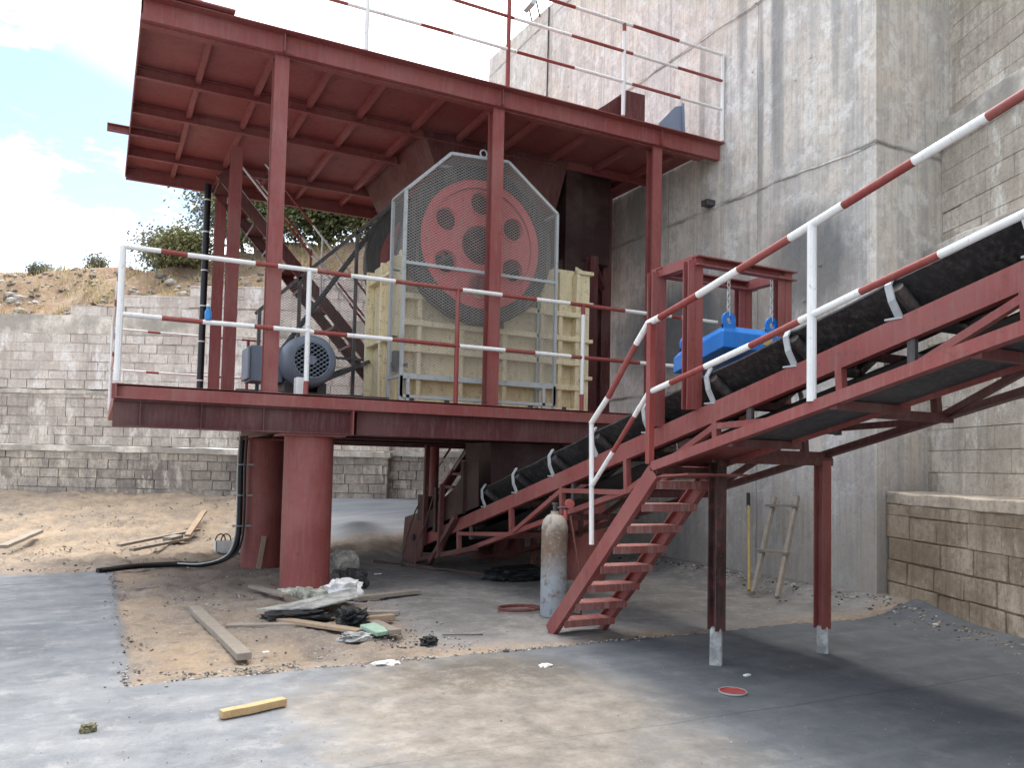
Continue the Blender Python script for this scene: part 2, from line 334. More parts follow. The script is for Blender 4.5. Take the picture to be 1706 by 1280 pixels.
# ------------------------------------------------------------------ ground
def gz(x, y):
    D = x*.454+y*.891; t = sm(11.8, 17, D)
    z = .68*t
    z += .13*sm(6.75, 7.35, x-0*y)*sm(4.5, 6, y)            # rubble apron at the concrete wall
    dn = .923*(x-6.29)-.385*(y-3.79)                       # distance to the near block wall
    z += .05*sm(-.3, .3, dn)*(1-sm(5.2, 6, y))
    return z
def slab(x, y):                                            # 1 on the cement slab
    e1 = .24+.03*fb(y*1.3, 3.1)+.02*fb(y*9, 1); e2 = 5.45+.05*fb(x*1.2, 7)+.035*fb(x*9, 2)
    a = 1-sm(-.03, .03, x-e1); a *= 1-sm(-.05, .08, y-(11.05+.25*fb(x*1.1, 9)+.05*fb(x*7, 1)))
    b = 1-sm(-.03, .04, y-e2)
    return max(a, b)
def build_ground():
    xs = []; x = -60.
    while x < 60:
        xs.append(x); d = 0 if -1.2 < x < 7.6 else min(abs(x+1.2), abs(x-7.6)); x += .045+d*.09
    ys = []; y = -12.
    while y < 70:
        ys.append(y); d = 0 if 3 < y < 9 else min(abs(y-3), abs(y-9)); y += .045+d*.03 if y < 22 else .6+(y-22)*.1
    vs = []; zone = []
    for y in ys:
        for x in xs:
            z = gz(x, y); s_ = slab(x, y)
            s_ = s_
            smooth = sm(2.25, 2.9, x+.35*fb(x, y, 4))*(1-sm(11.0, 12.5, y))*sm(5.5, 6.3, y+.3*fb(x*.8, y, 8))      # trodden floor below the platform
            far = sm(3.3, 3.7, x+.15*fb(x*2, y))*sm(13.0, 13.4, y+.15*fb(x*2, y, 3))                    # slab at the back
            dirt = (1-s_)*(1-smooth)*(1-far)
            r = .035*dirt*fb(x*2.1, y*2.1)+.022*dirt*fb(x*9, y*9, 2)+.012*dirt*abs(fb(x*30, y*30, 5))
            if y > 11 and x < 3: r += .045*sm(11, 12.5, y)*fb(x*1.1, y*.9, 6)+.05*sm(11, 12, y)*fb(x*4, y*4, 1)+.03*sm(11, 12, y)*abs(fb(x*14, y*14, 3))
            r += .006*s_*fb(x*.9, y*.9, 3)+.04*s_+.012*(smooth+far)*fb(x*3, y*3, 9)
            hole = math.exp(-((x-1.42)**2/.05+(y-5.98)**2/.02)); r -= .05*hole
            pile = math.exp(-((x-4.05)**2/.16+(y-13.6)**2/.2)); r += .12*pile
            vs.append((x, y, z+r)); zone.append((dirt, s_, smooth, pile))
    nx = len(xs); fs = []
    for j in range(len(ys)-1):
        for i in range(nx-1):
            a = j*nx+i; fs.append((a, a+1, a+nx+1, a+nx))
    me = bpy.data.meshes.new('ground'); me.from_pydata(vs, [], fs)
    ca = me.color_attributes.new('zone', 'FLOAT_COLOR', 'POINT')
    buf = []
    for d, s_, m_, p in zone: buf += [d, s_, m_, p]
    ca.data.foreach_set('color', buf)
    me.polygons.foreach_set('use_smooth', [True]*len(fs))
    n = NT('ground_material'); z = n.attr('zone'); sp = n.t.nodes.new('ShaderNodeSeparateColor'); n.put(sp.inputs[0], z)
    an = n.t.nodes.new('ShaderNodeAttribute'); an.attribute_name = 'zone'; alpha = an.outputs['Alpha']
    x, y, zz = n.sep()
    a = n.noise(.45, 8, .62); b = n.noise(2.3, 9, .7); f = n.noise(30, 7, .75); g = n.voro(38, 'F1', out=0); gc = n.voro(38, 'F1', out=1)
    sw = n.noise(1.0, 8, .65, n.map((.5, 3.2, 1), (0, 0, .5)), .6)
    # cement slab: trowelled grey with tan dust drifting over the middle
    sl_ = n.mix(n.ramp(sw, [(.35, 0.), (.68, 1.)]), (.14, .15, .165), (.235, .245, .26))
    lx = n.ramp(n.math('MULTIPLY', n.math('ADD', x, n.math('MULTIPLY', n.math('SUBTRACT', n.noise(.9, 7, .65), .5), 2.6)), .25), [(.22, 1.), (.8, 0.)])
    sl_ = n.mix(lx, sl_, n.mix(n.ramp(sw, [(.35, 0.), (.68, 1.)]), (.14, .152, .172), (.215, .225, .24)))
    sl_ = n.mix(n.math('MULTIPLY', n.ramp(b, [(.45, 0.), (.7, 1.)]), .5), sl_, (.30, .30, .30))
    dx = n.math('SUBTRACT', x, 2.1); dy = n.math('SUBTRACT', y, 4.1)
    dd = n.math('ADD', n.math('MULTIPLY', n.math('MULTIPLY', dx, dx), .75), n.math('MULTIPLY', n.math('MULTIPLY', dy, dy), .38))
    dd = n.math('ADD', dd, n.math('MULTIPLY', n.math('SUBTRACT', n.noise(1.6, 8, .7), .5), 1.9))
    tan = n.ramp(dd, [(.25, .62), (1.3, 0.)])
    sl_ = n.mix(tan, sl_, n.mix(f, (.19, .155, .115), (.33, .285, .235)))
    ex = n.math('SUBTRACT', x, 2.35); ey = n.math('SUBTRACT', y, 4.85)
    de = n.math('ADD', n.math('MULTIPLY', n.math('MULTIPLY', ex, ex), 1.6), n.math('MULTIPLY', n.math('MULTIPLY', ey, ey), 4.))
    de = n.math('ADD', de, n.math('MULTIPLY', n.math('SUBTRACT', n.noise(3, 8, .7), .5), 1.2))
    sl_ = n.mix(n.ramp(de, [(.2, .85), (1.25, 0.)]), sl_, (.085, .066, .045))        # damp muddy patch
    crk = n.ramp(n.noise(1.1, 9, .75, None, 1.2), [(.492, 0.), (.5, .6), (.508, 0.)])
    sl_ = n.mix(n.math('MULTIPLY', crk, .35), sl_, (.07, .065, .06))
    m1 = n.noise(5.5, 9, .8); m2 = n.noise(1.7, 9, .74, n.map((1, 1, 1), (0, 0, 0), None, (4, 1, 2))); m3 = n.noise(22, 8, .82)
    sl_ = n.mix(n.math('MULTIPLY', n.ramp(m2, [(.5, 0.), (.57, 1.)]), .38), sl_, (.10, .105, .115))
    sl_ = n.mix(n.math('MULTIPLY', n.ramp(m1, [(.53, 0.), (.6, 1.)]), .4), sl_, (.36, .355, .345))
    sl_ = n.mix(n.math('MULTIPLY', n.ramp(m1, [(.36, 1.), (.44, 0.)]), .45), sl_, (.10, .10, .105))
    sl_ = n.mix(n.math('MULTIPLY', n.ramp(m3, [(.53, 0.), (.62, 1.)]), .35), sl_, (.09, .09, .09))
    jx = n.math('ADD', y, n.math('MULTIPLY', n.math('SUBTRACT', n.noise(2, 7, .7), .5), .09)); jl = n.ramp(n.math('ABSOLUTE', n.math('SUBTRACT', n.math('ADD', jx, n.math('MULTIPLY', x, .02)), 3.62)), [(.0, .7), (.012, 0.)])
    sl_ = n.mix(jl, sl_, (.06, .06, .06))
    di = n.mix(n.ramp(a, [(.44, 0.), (.56, 1.)]), (.20, .165, .14), (.37, .275, .185))
    di = n.mix(n.ramp(b, [(.42, 0.), (.66, .9)]), di, (.30, .25, .205))
    di = n.mix(n.math('MULTIPLY', n.ramp(f, [(.5, 0.), (.7, 1.)]), .7), di, (.15, .12, .10))
    di = n.mix(n.math('MULTIPLY', n.ramp(g, [(.12, 1.), (.3, 0.)]), n.ramp(n.noise(3, 3), [(.45, 0.), (.6, .8)])), di, n.mix(.7, gc, (.4, .37, .34)))
    warm = n.math('MULTIPLY', n.ramp(n.math('MULTIPLY', n.math('SUBTRACT', y, 9.), .2), [(.35, 0.), (.75, 1.)]), n.ramp(n.math('MULTIPLY', n.math('SUBTRACT', 4., x), .25), [(.2, 0.), (.7, 1.)]))
    di = n.mix(n.math('MULTIPLY', warm, .75), di, n.mix(n.ramp(n.noise(1.6, 9, .78), [(.4, 0.), (.6, 1.)]), (.14, .115, .09), (.33, .25, .175)))
    fl = n.mix(n.ramp(b, [(.35, 0.), (.65, 1.)]), (.17, .16, .152), (.27, .255, .24))
    fl = n.mix(n.math('MULTIPLY', n.ramp(f, [(.52, 0.), (.68, 1.)]), .5), fl, (.12, .11, .10))
    fl = n.mix(n.math('MULTIPLY', n.ramp(m1, [(.5, 0.), (.57, 1.)]), .5), fl, (.33, .315, .29)); fl = n.mix(n.math('MULTIPLY', n.ramp(m2, [(.5, 0.), (.56, 1.)]), .4), fl, (.12, .115, .11)); di = n.mix(n.math('MULTIPLY', n.ramp(m1, [(.51, 0.), (.58, 1.)]), .5), di, (.13, .105, .085)); di = n.mix(n.math('MULTIPLY', n.ramp(m3, [(.52, 0.), (.6, 1.)]), .5), di, (.42, .37, .31))
    bk = n.mix(n.ramp(sw, [(.35, 0.), (.65, 1.)]), (.17, .185, .21), (.27, .285, .31))
    sl_ = n.mix(n.math('MULTIPLY', tan, .8), sl_, n.mix(n.ramp(m1, [(.42, 0.), (.58, 1.)]), (.17, .14, .105), (.35, .30, .24)))
    sl_ = n.mix(n.math('MULTIPLY', n.math('SUBTRACT', 1., lx), .55), sl_, (.05, .056, .066))  # wall shadow painted into the slab, darker towards the right
    col = n.mix(sp.outputs[0], bk, di)
    col = n.mix(sp.outputs[2], col, fl)
    col = n.mix(sp.outputs[1], col, sl_)
    col = n.mix(alpha, col, (.05, .055, .065))
    hb = n.mix(.5, f, b); hd = n.mix(sp.outputs[0], n.mix(.8, hb, (.5, .5, .5)), hb)
    mat = n.fin(col, n.math('ADD', .78, n.math('MULTIPLY', b, .2)), 0, n.bump(hd, .7, .03), .25)
    me.materials.append(mat)
    o = bpy.data.objects.new('ground', me); COL.objects.link(o); tag(o, 'cement slab and tan dirt ground of the crushing yard', 'ground', kind='structure')
    return mat
build_ground()
exec_later = []
# ------------------------------------------------------------------ concrete wall (X = 7.45, Y 6..16.15)
def rough_prism(mb, poly2, axis_pts, res=.3):
    pass
cw = MB()
# local frame: origin (7.45, 6, 0)
def P(x, y, z): return (7.45+x, 6+y, z)
prof_top = [(0, 14.5), (2.2, 12.6), (5.0, 11.4), (7.2, 10.34), (10.15, 10.5)]
base = [P(0, 0, -.3), P(0, 10.15, -.3)]+[P(0, y, z) for y, z in prof_top[::-1]]
cw.ext(base, (1.2, 0, 0))
cw.bb(P(1.2, 0, -.3), P(4, .9, 14.5))
for zj in (2.515, 5.03, 7.545):
    n_ = 260; vs = []
    for i in range(n_+1):
        y = 10.1*i/n_; q = max(0, fb(y*1.3, zj*7, 3)+.12); d = .004+.05*q*(.5+abs(fb(y*9, zj, 5))); h = .008+.05*q; zc = zj+.03*fb(y*1.1, zj, 8)
        vs += [P(.001, y, zc-h), P(-d, y, zc-h*.3), P(-d*.6, y, zc+h*.5), P(.001, y, zc+h)]
    cw.add(vs, [(i*4+k, i*4+k+1, i*4+5+k, i*4+4+k) for i in range(n_) for k in range(3)])
rnd = random.Random(5)
for k in range(46):     # old form tie stubs and holes
    y, z = rnd.uniform(.3, 9.8), rnd.choice((1.2, 3.7, 6.2, 8.6))+rnd.uniform(-.5, .5); cw.bb(P(-.012, y, z), P(.002, y+rnd.uniform(.02, .05), z+rnd.uniform(.02, .04)))
lone(cw, 'concrete_wall', CONC, (7.45, 6, 0), 'tall board-cast concrete loading wall streaked with rain stains, rising beside the red steel platform', 'wall', )
# projecting pour lips on the joints
# near block wall : local x along the wall (towards the camera), y outward
nw = thing('block_wall', (6.29+.923*.35, 3.79-.385*.35, 0), 'brown stained masonry wall of stepped tiers with concrete bands, near the right edge', 'wall')
def near_tier(name, off, z0, z1, mat, L0=-6.5, L1=2.6, th=.6, bump_=0):
    mb = MB(); mb.bb((L0, off-.35, z0), (L1, off-.35+th, z1))
    me = build(mb, name, mat, None, bevel=.015)
    me.parent = nw; return me
nw.rotation_euler = (0, 0, math.atan2(.923, .385))      # local x = (.385,.923), local y = (-.923,.385)
def ragged(mb, u0, u1, v, z0, z1, sgn, th):
    """poured band: front and top edges wander a little"""
    n_ = max(2, int((u1-u0)/.12)); ring = []
    for i in range(n_+1):
        u = u0+(u1-u0)*i/n_; a = .014*fb(u*2.2, z0, 1)+.006*fb(u*9, z1, 2); b = .022*fb(u*1.7, z1, 3)+.009*fb(u*8, z0, 4)
        ring += [(u, v-sgn*a, z0+b*.4), (u, v-sgn*(a*.7), z1+b), (u, v+sgn*th, z1+b), (u, v+sgn*th, z0)]
    mb.add(ring, [(i*4+k, i*4+(k+1) % 4, i*4+4+(k+1) % 4, i*4+4+k) for i in range(n_) for k in range(4)]+[(0, 3, 2, 1), (n_*4, n_*4+1, n_*4+2, n_*4+3)])
def tier(name, off, z0, z1, mat, L1, th=.9, L0=-6.5):
    mb = MB()
    if name == 'block_tier': masonry(mb, L0, L1, z0, z1, -(off-.35), -1, z0*3+1, keep=-.06 if z0 < 1 else .05, bh=.235, bw=.46)
    else: ragged(mb, L0, L1, -(off-.35), z0, z1, -1, th)
    o = build(mb, name, mat, None, bevel=.004 if name == 'block_tier' else .012); o.parent = nw
tier('block_tier', .35, -.2, 1.09, BLK_B, 2.54); tier('concrete_band', .345, 1.09, 1.21, TANBAND, 2.53)
tier('block_tier', .98, 1.2, 3.46, BLK_N, 2.8); tier('concrete_band', .93, 3.46, 3.94, BANDC, 2.77)
tier('block_tier', 1.22, 3.94, 5.15, BLK_N, 2.9); tier('concrete_band', 1.17, 5.15, 5.45, BANDC, 2.88)
tier('block_tier', 1.36, 5.45, 8.4, BLK_N, 2.96); tier('concrete_band', 1.33, 8.4, 8.8, BANDC, 2.94); tier('block_tier', 1.45, 8.8, 17, BLK_N, 2.98)  # top tier is out of view, raised to lengthen the wall's shadow
# back terraced wall : plane at depth 17 perpendicular to the view
ca, sa = math.cos(yaw), math.sin(yaw)
bwc = Vector((17*sa, 17*ca, 0))
def bw_thing(name, loc, ang, label):
    t = thing(name, loc, label, 'wall'); t.rotation_euler = (0, 0, ang); return t
bw = bw_thing('retaining_wall', bwc, -yaw, 'long terraced block retaining wall with stepped top, behind the platform on the left')
def bt(name, u0, u1, v, z0, z1, mat, th=1.2, par=None, bev=.02):
    mb = MB()
    if name == 'block_tier': masonry(mb, u0, u1, z0, z1, v, 1, z0*3+2)
    else: ragged(mb, u0, u1, v, z0, z1, 1, th)
    o = build(mb, name, mat, None); o.parent = par or bw
bt('block_tier', -17, -2.55, -.18, .0, 1.52, BLK_D); bt('concrete_band', -17, -2.50, -.21, 1.52, 1.64, GREYBAND)
bt('block_tier', -17, -2.55, .0, 1.66, 2.72, BLK_M); bt('concrete_band', -17, -2.52, -.02, 2.72, 2.81, GREYBAND)
bt('block_tier', -17, -2.55, .06, 2.83, 4.0, BLK_L)
bt('concrete_band', -17, -2.55, .055, 4.0, 4.4, GREYBAND)
bt('block_tier', -9.4, -2.55, .1, 4.4, 4.62, BLK_L); bt('block_tier', -8.3, -2.55, .1, 4.62, 4.86, BLK_L)
bt('block_tier', -6.9, -2.55, .12, 4.86, 5.1, BLK_L); bt('block_tier', -5.2, -2.55, .13, 5.1, 5.42, BLK_L)
# return wall from the corner to the concrete wall
a0 = Vector((5.5, 16.34, 0)); a1 = Vector((7.5, 14.8, 0)); L = (a1-a0).length; ang = math.atan2(a1.y-a0.y, a1.x-a0.x)
rw = bw_thing('return_wall', a0, ang, 'pale rough rendered masonry wall seen under the deck, from the back corner to the concrete wall')
bt('block_tier', -.15, L+.2, 0, -.1, 1.56, BLK_D, .8, rw); bt('concrete_band', -.15, L+.2, -.04, 1.56, 1.68, BANDC, .8, rw)
bt('block_tier', -.15, L+.2, .06, 1.68, 5.3, BLK_M, .8, rw)
# ------------------------------------------------------------------ hill behind
def build_hill():
    vs = []; fs = []; nu, nv = 190, 60
    for j in range(nv):
        for i in range(nu):
            u = -26+i*.25; v = .7+(j/nv)**1.6*22
            wt = 4.25 if u < -9.4 else 4.5+(u+9.4)*.135 if u < -4 else 5.25
            z = wt+2.1*sm(0, 5.2, v)+.45*sm(5, 22, v)
            z += .45*sm(.3, 3, v)*fb(u*.35, v*.4, 3)+.22*fb(u*1.1, v*1.1, 1)+.07*abs(fb(u*4, v*4, 2))
            z += .8*sm(-4.5, 1, u)*sm(0, 4, v)
            p = bwc+Vector((ca*u+sa*v, -sa*u+ca*v, z)); vs.append(p)
    for j in range(nv-1):
        for i in range(nu-1):
            a = j*nu+i; fs.append((a, a+1, a+nu+1, a+nu))
    mb = MB(); mb.v = vs; mb.f = fs; mb.mi = [0]*len(fs)
    n = NT('excavated_hillside'); a = n.noise(.5, 8, .7); b = n.noise(3.5, 8, .75); f = n.noise(16, 6, .7); g = n.voro(7, 'F1', out=0)
    col = n.mix(n.ramp(a, [(.35, 0.), (.65, 1.)]), (.27, .18, .12), (.40, .32, .23))
    col = n.mix(n.ramp(b, [(.4, 0.), (.7, .8)]), col, (.22, .13, .085)); col = n.mix(n.ramp(g, [(.1, .5), (.35, 0.)]), col, (.5, .4, .3))
    col = n.mix(n.math('MULTIPLY', n.ramp(f, [(.5, 0.), (.7, 1.)]), .5), col, (.16, .12, .06))
    build(mb, 'hill', n.fin(col, .95, 0, n.bump(n.mix(.5, b, f), 1, .12), .1), smooth=True)
    tag(bpy.data.objects['hill'], 'orange rubble hillside above the block wall', 'hill', kind='structure')
build_hill()
def hpt(u, v):   # point on the hill
    wt = 4.25 if u < -9.4 else 4.5+(u+9.4)*.135 if u < -4 else 5.25
    z = wt+2.1*sm(0, 5.2, v)+.45*sm(5, 22, v)+.45*sm(.3, 3, v)*fb(u*.35, v*.4, 3)+.22*fb(u*1.1, v*1.1, 1)+.8*sm(-4.5, 1, u)*sm(0, 4, v)
    return bwc+Vector((ca*u+sa*v, -sa*u+ca*v, z))
def leafmat(name, c, c2):
    n = NT(name); a = n.noise(1.3, 3, .6); r = n.t.nodes.new('ShaderNodeNewGeometry').outputs['Random Per Island']
    col = n.mix(a, c, c2); col = n.mix(r, cmul(c, .6), col)
    n.b.inputs['Subsurface Weight'].default_value = 0
    return n.fin(col, .7, 0, None, .2)
LEAF = [leafmat('olive_leaves', (.21, .22, .10), (.34, .34, .18)), leafmat('green_leaves', (.15, .19, .09), (.27, .29, .15)), leafmat('dry_leaves', (.2, .21, .15), (.34, .33, .24))]
BARK = simple('grey_bark', (.16, .12, .09), .9, k=.3)
def tree(base, h, rad, seed, kind, leaves, lsize, label, sparse=.5, group='trees and bushes on the hill'):
    rnd = random.Random(seed); t = thing('tree' if h > 1.9 else 'bush', base, label, 'tree' if h > 1.9 else 'bush', group)
    tr = MB(); tips = []
    def limb(p, d, L, r, lev):
        pts = [p]; dd = d.copy(); q = p
        for k in range(4):
            dd = (dd+Vector((rnd.uniform(-.25, .25), rnd.uniform(-.25, .25), rnd.uniform(-.05, .2)))).normalized(); q = q+dd*L/4; pts.append(q)
            if lev >= 2: tips.append(q)
        tr.tube(pts, [r*(1-.16*i) for i in range(5)], 5)
        if lev < 3:
            for k in range(rnd.choice((3, 4)) if lev else 6):
                s_ = rnd.uniform(.35, 1.); b = pts[min(4, int(s_*4))]
                a = rnd.uniform(0, 6.28); nd = (dd*.5+Vector((math.cos(a)*rad/h*1.6, math.sin(a)*rad/h*1.6, rnd.uniform(.1, .8)))).normalized()
                limb(b, nd, L*rnd.uniform(.5, .75), r*.5, lev+1)
    for k in range(2 if h > 1.9 else 4): limb(Vector(base)-Vector((0, 0, .1)), Vector((rnd.uniform(-.4, .4), rnd.uniform(-.4, .4), 1)).normalized(), h*.45, h*.018+.01, 0)
    build(tr, 'trunk', BARK, t)
    cr = MB(); 
    for k in range(leaves):
        c = rnd.choice(tips)+Vector((rnd.gauss(0, 1), rnd.gauss(0, 1), rnd.gauss(0, .8)))*(.09*h*sparse)
        if c.z < base[2]+.05*h: c.z = base[2]+.05*h
        n = Vector((rnd.gauss(0, 1), rnd.gauss(0, 1), rnd.gauss(.5, 1))).normalized(); a = n.orthogonal().normalized(); b = n.cross(a)
        s1 = lsize*rnd.uniform(.6, 1.3); s2 = s1*.5
        cr.add([c-a*s1, c-b*s2+n*s2*.3, c+a*s1, c+b*s2+n*s2*.3], [(0, 1, 2, 3)])
    build(cr, 'crown', LEAF[kind], t); return t
# u is along the wall, v behind it
for (u, v, h, r, kd, n_, ls, lab, sp_) in (
    (-9.3, 4.6, 1.75, 1.6, 2, 5200, .05, 'thin pale bush furthest left on the hill, against the sky', 1.6),
    (-8.5, 3.4, 1.6, 1.6, 0, 7500, .05, 'round olive bush above the wall, seen over the left railing', 1.5),
    (-7.6, 5.5, 3.2, 2.0, 2, 8500, .055, 'tall sparse dry tree between the two back posts', 1.5),
    (-6.6, 3.6, 2.7, 1.8, 1, 9500, .055, 'green tree seen right of the back posts, behind the steel stair', 1.4),
    (-5.3, 5.4, 4.6, 2.6, 1, 20000, .07, 'big dense green tree under the roof edge, left of the belt guard', 1.6),
    (-3.7, 4.8, 4.6, 2.6, 0, 20000, .07, 'wide olive green tree nearest the flywheel, under the roof edge', 1.6),
    (-2.3, 4.6, 4.4, 2.6, 1, 14000, .07, 'dense green tree mostly hidden behind the flywheel guard', 1.6),
    (-12.6, 4.3, .7, .5, 2, 900, .04, 'tiny dry bush on the skyline of the rubble hill', 1.3),
    (-11.2, 4.4, .8, .6, 2, 1000, .04, 'small dry bush just left of the railing corner post, on the skyline', 1.3)):
    tree(tuple(hpt(u, v)), h, r, int(u*10)+77, kd, n_, ls, lab, sp_)
# dry grass along the hill edge
gr = MB(); rnd = random.Random(3)
for k in range(5200):
    u = rnd.uniform(-13, -2.5); v = rnd.uniform(.75, 4.5)
    if fb(u*1.2, v*1.2, 7) < .0: continue
    p = hpt(u, v); a = rnd.uniform(0, 3.14); w = Vector((math.cos(a), math.sin(a), 0))*.012; hgt = rnd.uniform(.08, .26)
    tip = p+Vector((rnd.gauss(0, .06), rnd.gauss(0, .06), hgt)); gr.add([p-w, p+w, tip], [(0, 1, 2)])
lone(gr, 'dry_grass', simple('dry_grass_blades', (.36, .3, .13), .9, k=.4, sc=3), (0, 0, 0), 'dry yellow grass along the top of the hill cut', 'grass'); bpy.data.objects['dry_grass']['kind'] = 'stuff'
#=PART2=
# ================================================================== steel platform
Z0 = 2.10                                    # deck level
pf = thing('steel_platform', (2.05, 8.85, 0), 'large red steel crusher platform with deck, plated canopy roof and round pillars', 'steel platform')
mb = MB(); mb.bb((.13, 8.5, 2.085), (7.42, 13.7, 2.10)); build(mb, 'deck_plate', RED, pf)
mb = MB(); mb.chan((.1, 8.5, 2.035), (7.42, 8.5, 2.035), .07, .14, .012, flip=-1); build(mb, 'edge_channel', RED, pf)
mb = MB(); mb.chan((.13, 8.43, 2.035), (.13, 13.7, 2.035), .07, .14, .012, flip=1); build(mb, 'edge_channel', RED, pf)
def pbeam(p, q, w, h, name='deck_beam', mt=SHADE_DRED, t=.014):
    mb = MB(); mb.ibeam(p, q, w, h, t); return build(mb, name, mt, pf)
o = pbeam((.12, 8.62, 1.83), (2.42, 8.62, 1.83), .16, .26, mt=SHADE_DRED);  # beam recessed below the deck edge, its shade painted as darker red
mb = MB(); mb.bb((2.42, 8.50, 1.70), (2.434, 8.76, 1.96)); build(mb, 'end_plate', RED, pf)
mb = MB()
for x in (.35, .9, 1.5): mb = MB(); mb.bb((x, 8.545, 1.714), (x+.01, 8.6, 1.946)); build(mb, 'stiffener', SHADE_DRED, pf)
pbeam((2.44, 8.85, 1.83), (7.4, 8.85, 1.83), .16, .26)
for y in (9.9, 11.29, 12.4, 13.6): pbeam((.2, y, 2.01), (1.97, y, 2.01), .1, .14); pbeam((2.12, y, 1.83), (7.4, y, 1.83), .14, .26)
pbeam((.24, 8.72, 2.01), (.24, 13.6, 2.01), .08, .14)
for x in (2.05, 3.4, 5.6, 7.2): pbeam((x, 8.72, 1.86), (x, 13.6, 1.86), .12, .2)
mb = MB(); mb.bb((2.5, 8.62, 1.705), (7.4, 8.64, 2.08)); build(mb, 'toe_plate', SHADE_DRED, pf)
# round pillars
pil = None
for (x, y) in ((2.05, 8.87), (2.02, 11.29), (5.6, 8.87), (5.6, 11.29)):
    if pil is None:
        mb = MB(); mb.lathe((x, y, -.15), (0, 0, 1), [(0, .262), (1.84, .262)], 48)
        pil = build(mb, 'pillar', RED, pf, smooth=True, origin=(x, y, 0)); pil.location = (0, .02, 0); p0 = pil
        mb = MB(); mb.bb((x-.32, y-.3, 1.675), (x+.32, y+.3, 1.698)); cap = build(mb, 'cap_plate', RED, p0, origin=(x, y, 0))
    else:
        c = pil.copy(); COL.objects.link(c); c.parent = pf; c.location = (x-2.05, y-8.85, 0); c.rotation_euler.z = x+y
        d = cap.copy(); COL.objects.link(d); d.parent = c; d.rotation_euler.z = -x-y
# columns : square-ish H
def column(x, y, z0, z1, w=.15, mt=RED, h=None):
    mb = MB(); mb.ibeam((x, y, z0), (x, y, z1), h or w, w, .012, (0, 1, 0)); mb.bb((x-w*.52, y-w*.5+.014, z0), (x+w*.52, y-w*.5+.02, z1))
    mb.bb((x-.11, y-.11, z0), (x+.11, y+.11, z0+.014)); return build(mb, 'column', mt, pf)
for x in (1.56, 4.09, 6.42): column(x, 8.62, 2.1, 5.66, .145)
for x, y in ((1.52, 11.4), (1.56, 13.25), (4.4, 13.3), (6.8, 10.35), (7.2, 13.2)): column(x, y, 2.1, 5.64, .15, RED if x < 2 else SHADE_DRED)
mb = MB(); mb.ibeam((6.35, 10.0, 2.1), (6.35, 10.0, 4.5), .13, .13, .01, (0, 1, 0)); mb.bar((6.35, 10, 4.45), (6.8, 10.35, 4.1), .08, .08); build(mb, 'brace', SHADE_DRED, pf)
# canopy
mb = MB(); mb.bb((.22, 8.42, 5.865), (7.44, 13.75, 5.88)); build(mb, 'roof_plate', UNDER, pf)
mb = MB(); mb.chan((.2, 8.5, 5.76), (7.43, 8.5, 5.76), .08, .2, .014, flip=-1); mb.bb((.2, 8.39, 5.855), (7.43, 8.50, 5.867)); build(mb, 'roof_beam', RED, pf)
mb = MB(); mb.chan((.2, 8.66, 5.71), (7.2, 8.66, 5.71), .09, .13, .014, flip=1); build(mb, 'roof_beam', RED, pf)
for y, h in ((10.03, .13), (11.11, .13), (12.74, .13), (13.62, .2)):
    mb = MB(); mb.chan((.218, y, 5.855-h/2), (7.4, y, 5.855-h/2), .06, h, .01, flip=1); build(mb, 'roof_beam', RED, pf)
mb = MB(); mb.chan((-.06, 11.93, 5.79), (.84, 11.93, 5.79), .06, .1, .01, flip=1); build(mb, 'roof_beam', RED, pf)
for k, x in enumerate((.84, 1.5, 2.13, 2.76, 3.5, 4.15, 4.82, 5.6, 6.35, 7.0)):
    y0 = 8.74
    for yy in (10.03, 11.11, 12.74, 13.62):
        mb = MB(); mb.chan((x, y0+.01, 5.82), (x, yy-.005, 5.82), .06, .08, .008, flip=1); build(mb, 'joist', UNDER, pf); y0 = yy+.075
mb = MB()
mb.bb((.205, 8.5, 5.72), (.217, 13.7, 5.853)); build(mb, 'roof_edge_plate', RED, pf)
mb = MB(); mb.bb((.21, 8.33, 5.883), (1.05, 8.5, 5.9)); build(mb, 'roof_lip', RED, pf)
# gusset caps under the beam above each front column
for x in (1.60, 4.13, 6.46):
    mb = MB(); mb.bb((x-.045, 8.44, 5.665), (x-.033, 8.55, 5.85)); mb.bb((x-.12, 8.5, 5.655), (x+.04, 8.72, 5.667)); build(mb, 'gusset', RED, pf)
# deck railing (front) and left end
rl = build(MBX := (lambda m: (m.tube([(.14, 8.45, 2.12), (.14, 8.45, 3.40)], .032, 10, 1), m)[1])(MB()), 'railing', [RED2, WHITE], pf)
def rpipe(par, pts, first=0, r=.024, name='rail'):
    mb = MB(); rail_pts(mb, pts, r, first); return build(mb, name, [RED2, WHITE], par, smooth=True)
def rpost(par, p, q, r=.026, mi=0, cuts=None):
    mb = MB()
    if cuts:
        pts = [p]+cuts+[q]
        rail_pts(mb, pts, r, mi)
    else: mb.tube([p, q], r, 10, mi)
    return build(mb, 'post', [RED2, WHITE], par, smooth=True)
TX = [.14, .47, .71, 1.35, 1.57, 1.97, 2.33, 2.83, 3.63, 4.13, 4.59, 5.06, 5.86, 6.59, 6.76, 7.37]
rpipe(rl, [(x, 8.45, 3.40) for x in TX], 1)
MX = [.14, .50, .87, 1.36, 1.55, 1.96, 2.31, 2.81, 3.61, 4.19, 4.58, 5.08, 6.1, 6.9]
rpipe(rl, [(x, 8.45, 2.755) for x in MX], 1)
rpost(rl, (1.9, 8.45, 2.1), (1.9, 8.45, 3.40), cuts=[(1.9, 8.45, 2.24)], mi=0)
rpost(rl, (3.58, 8.45, 2.1), (3.58, 8.45, 3.40))
rpost(rl, (5.25, 8.45, 2.1), (5.25, 8.45, 3.40), cuts=[(5.25, 8.45, 2.3), (5.25, 8.45, 3.28)], mi=0)
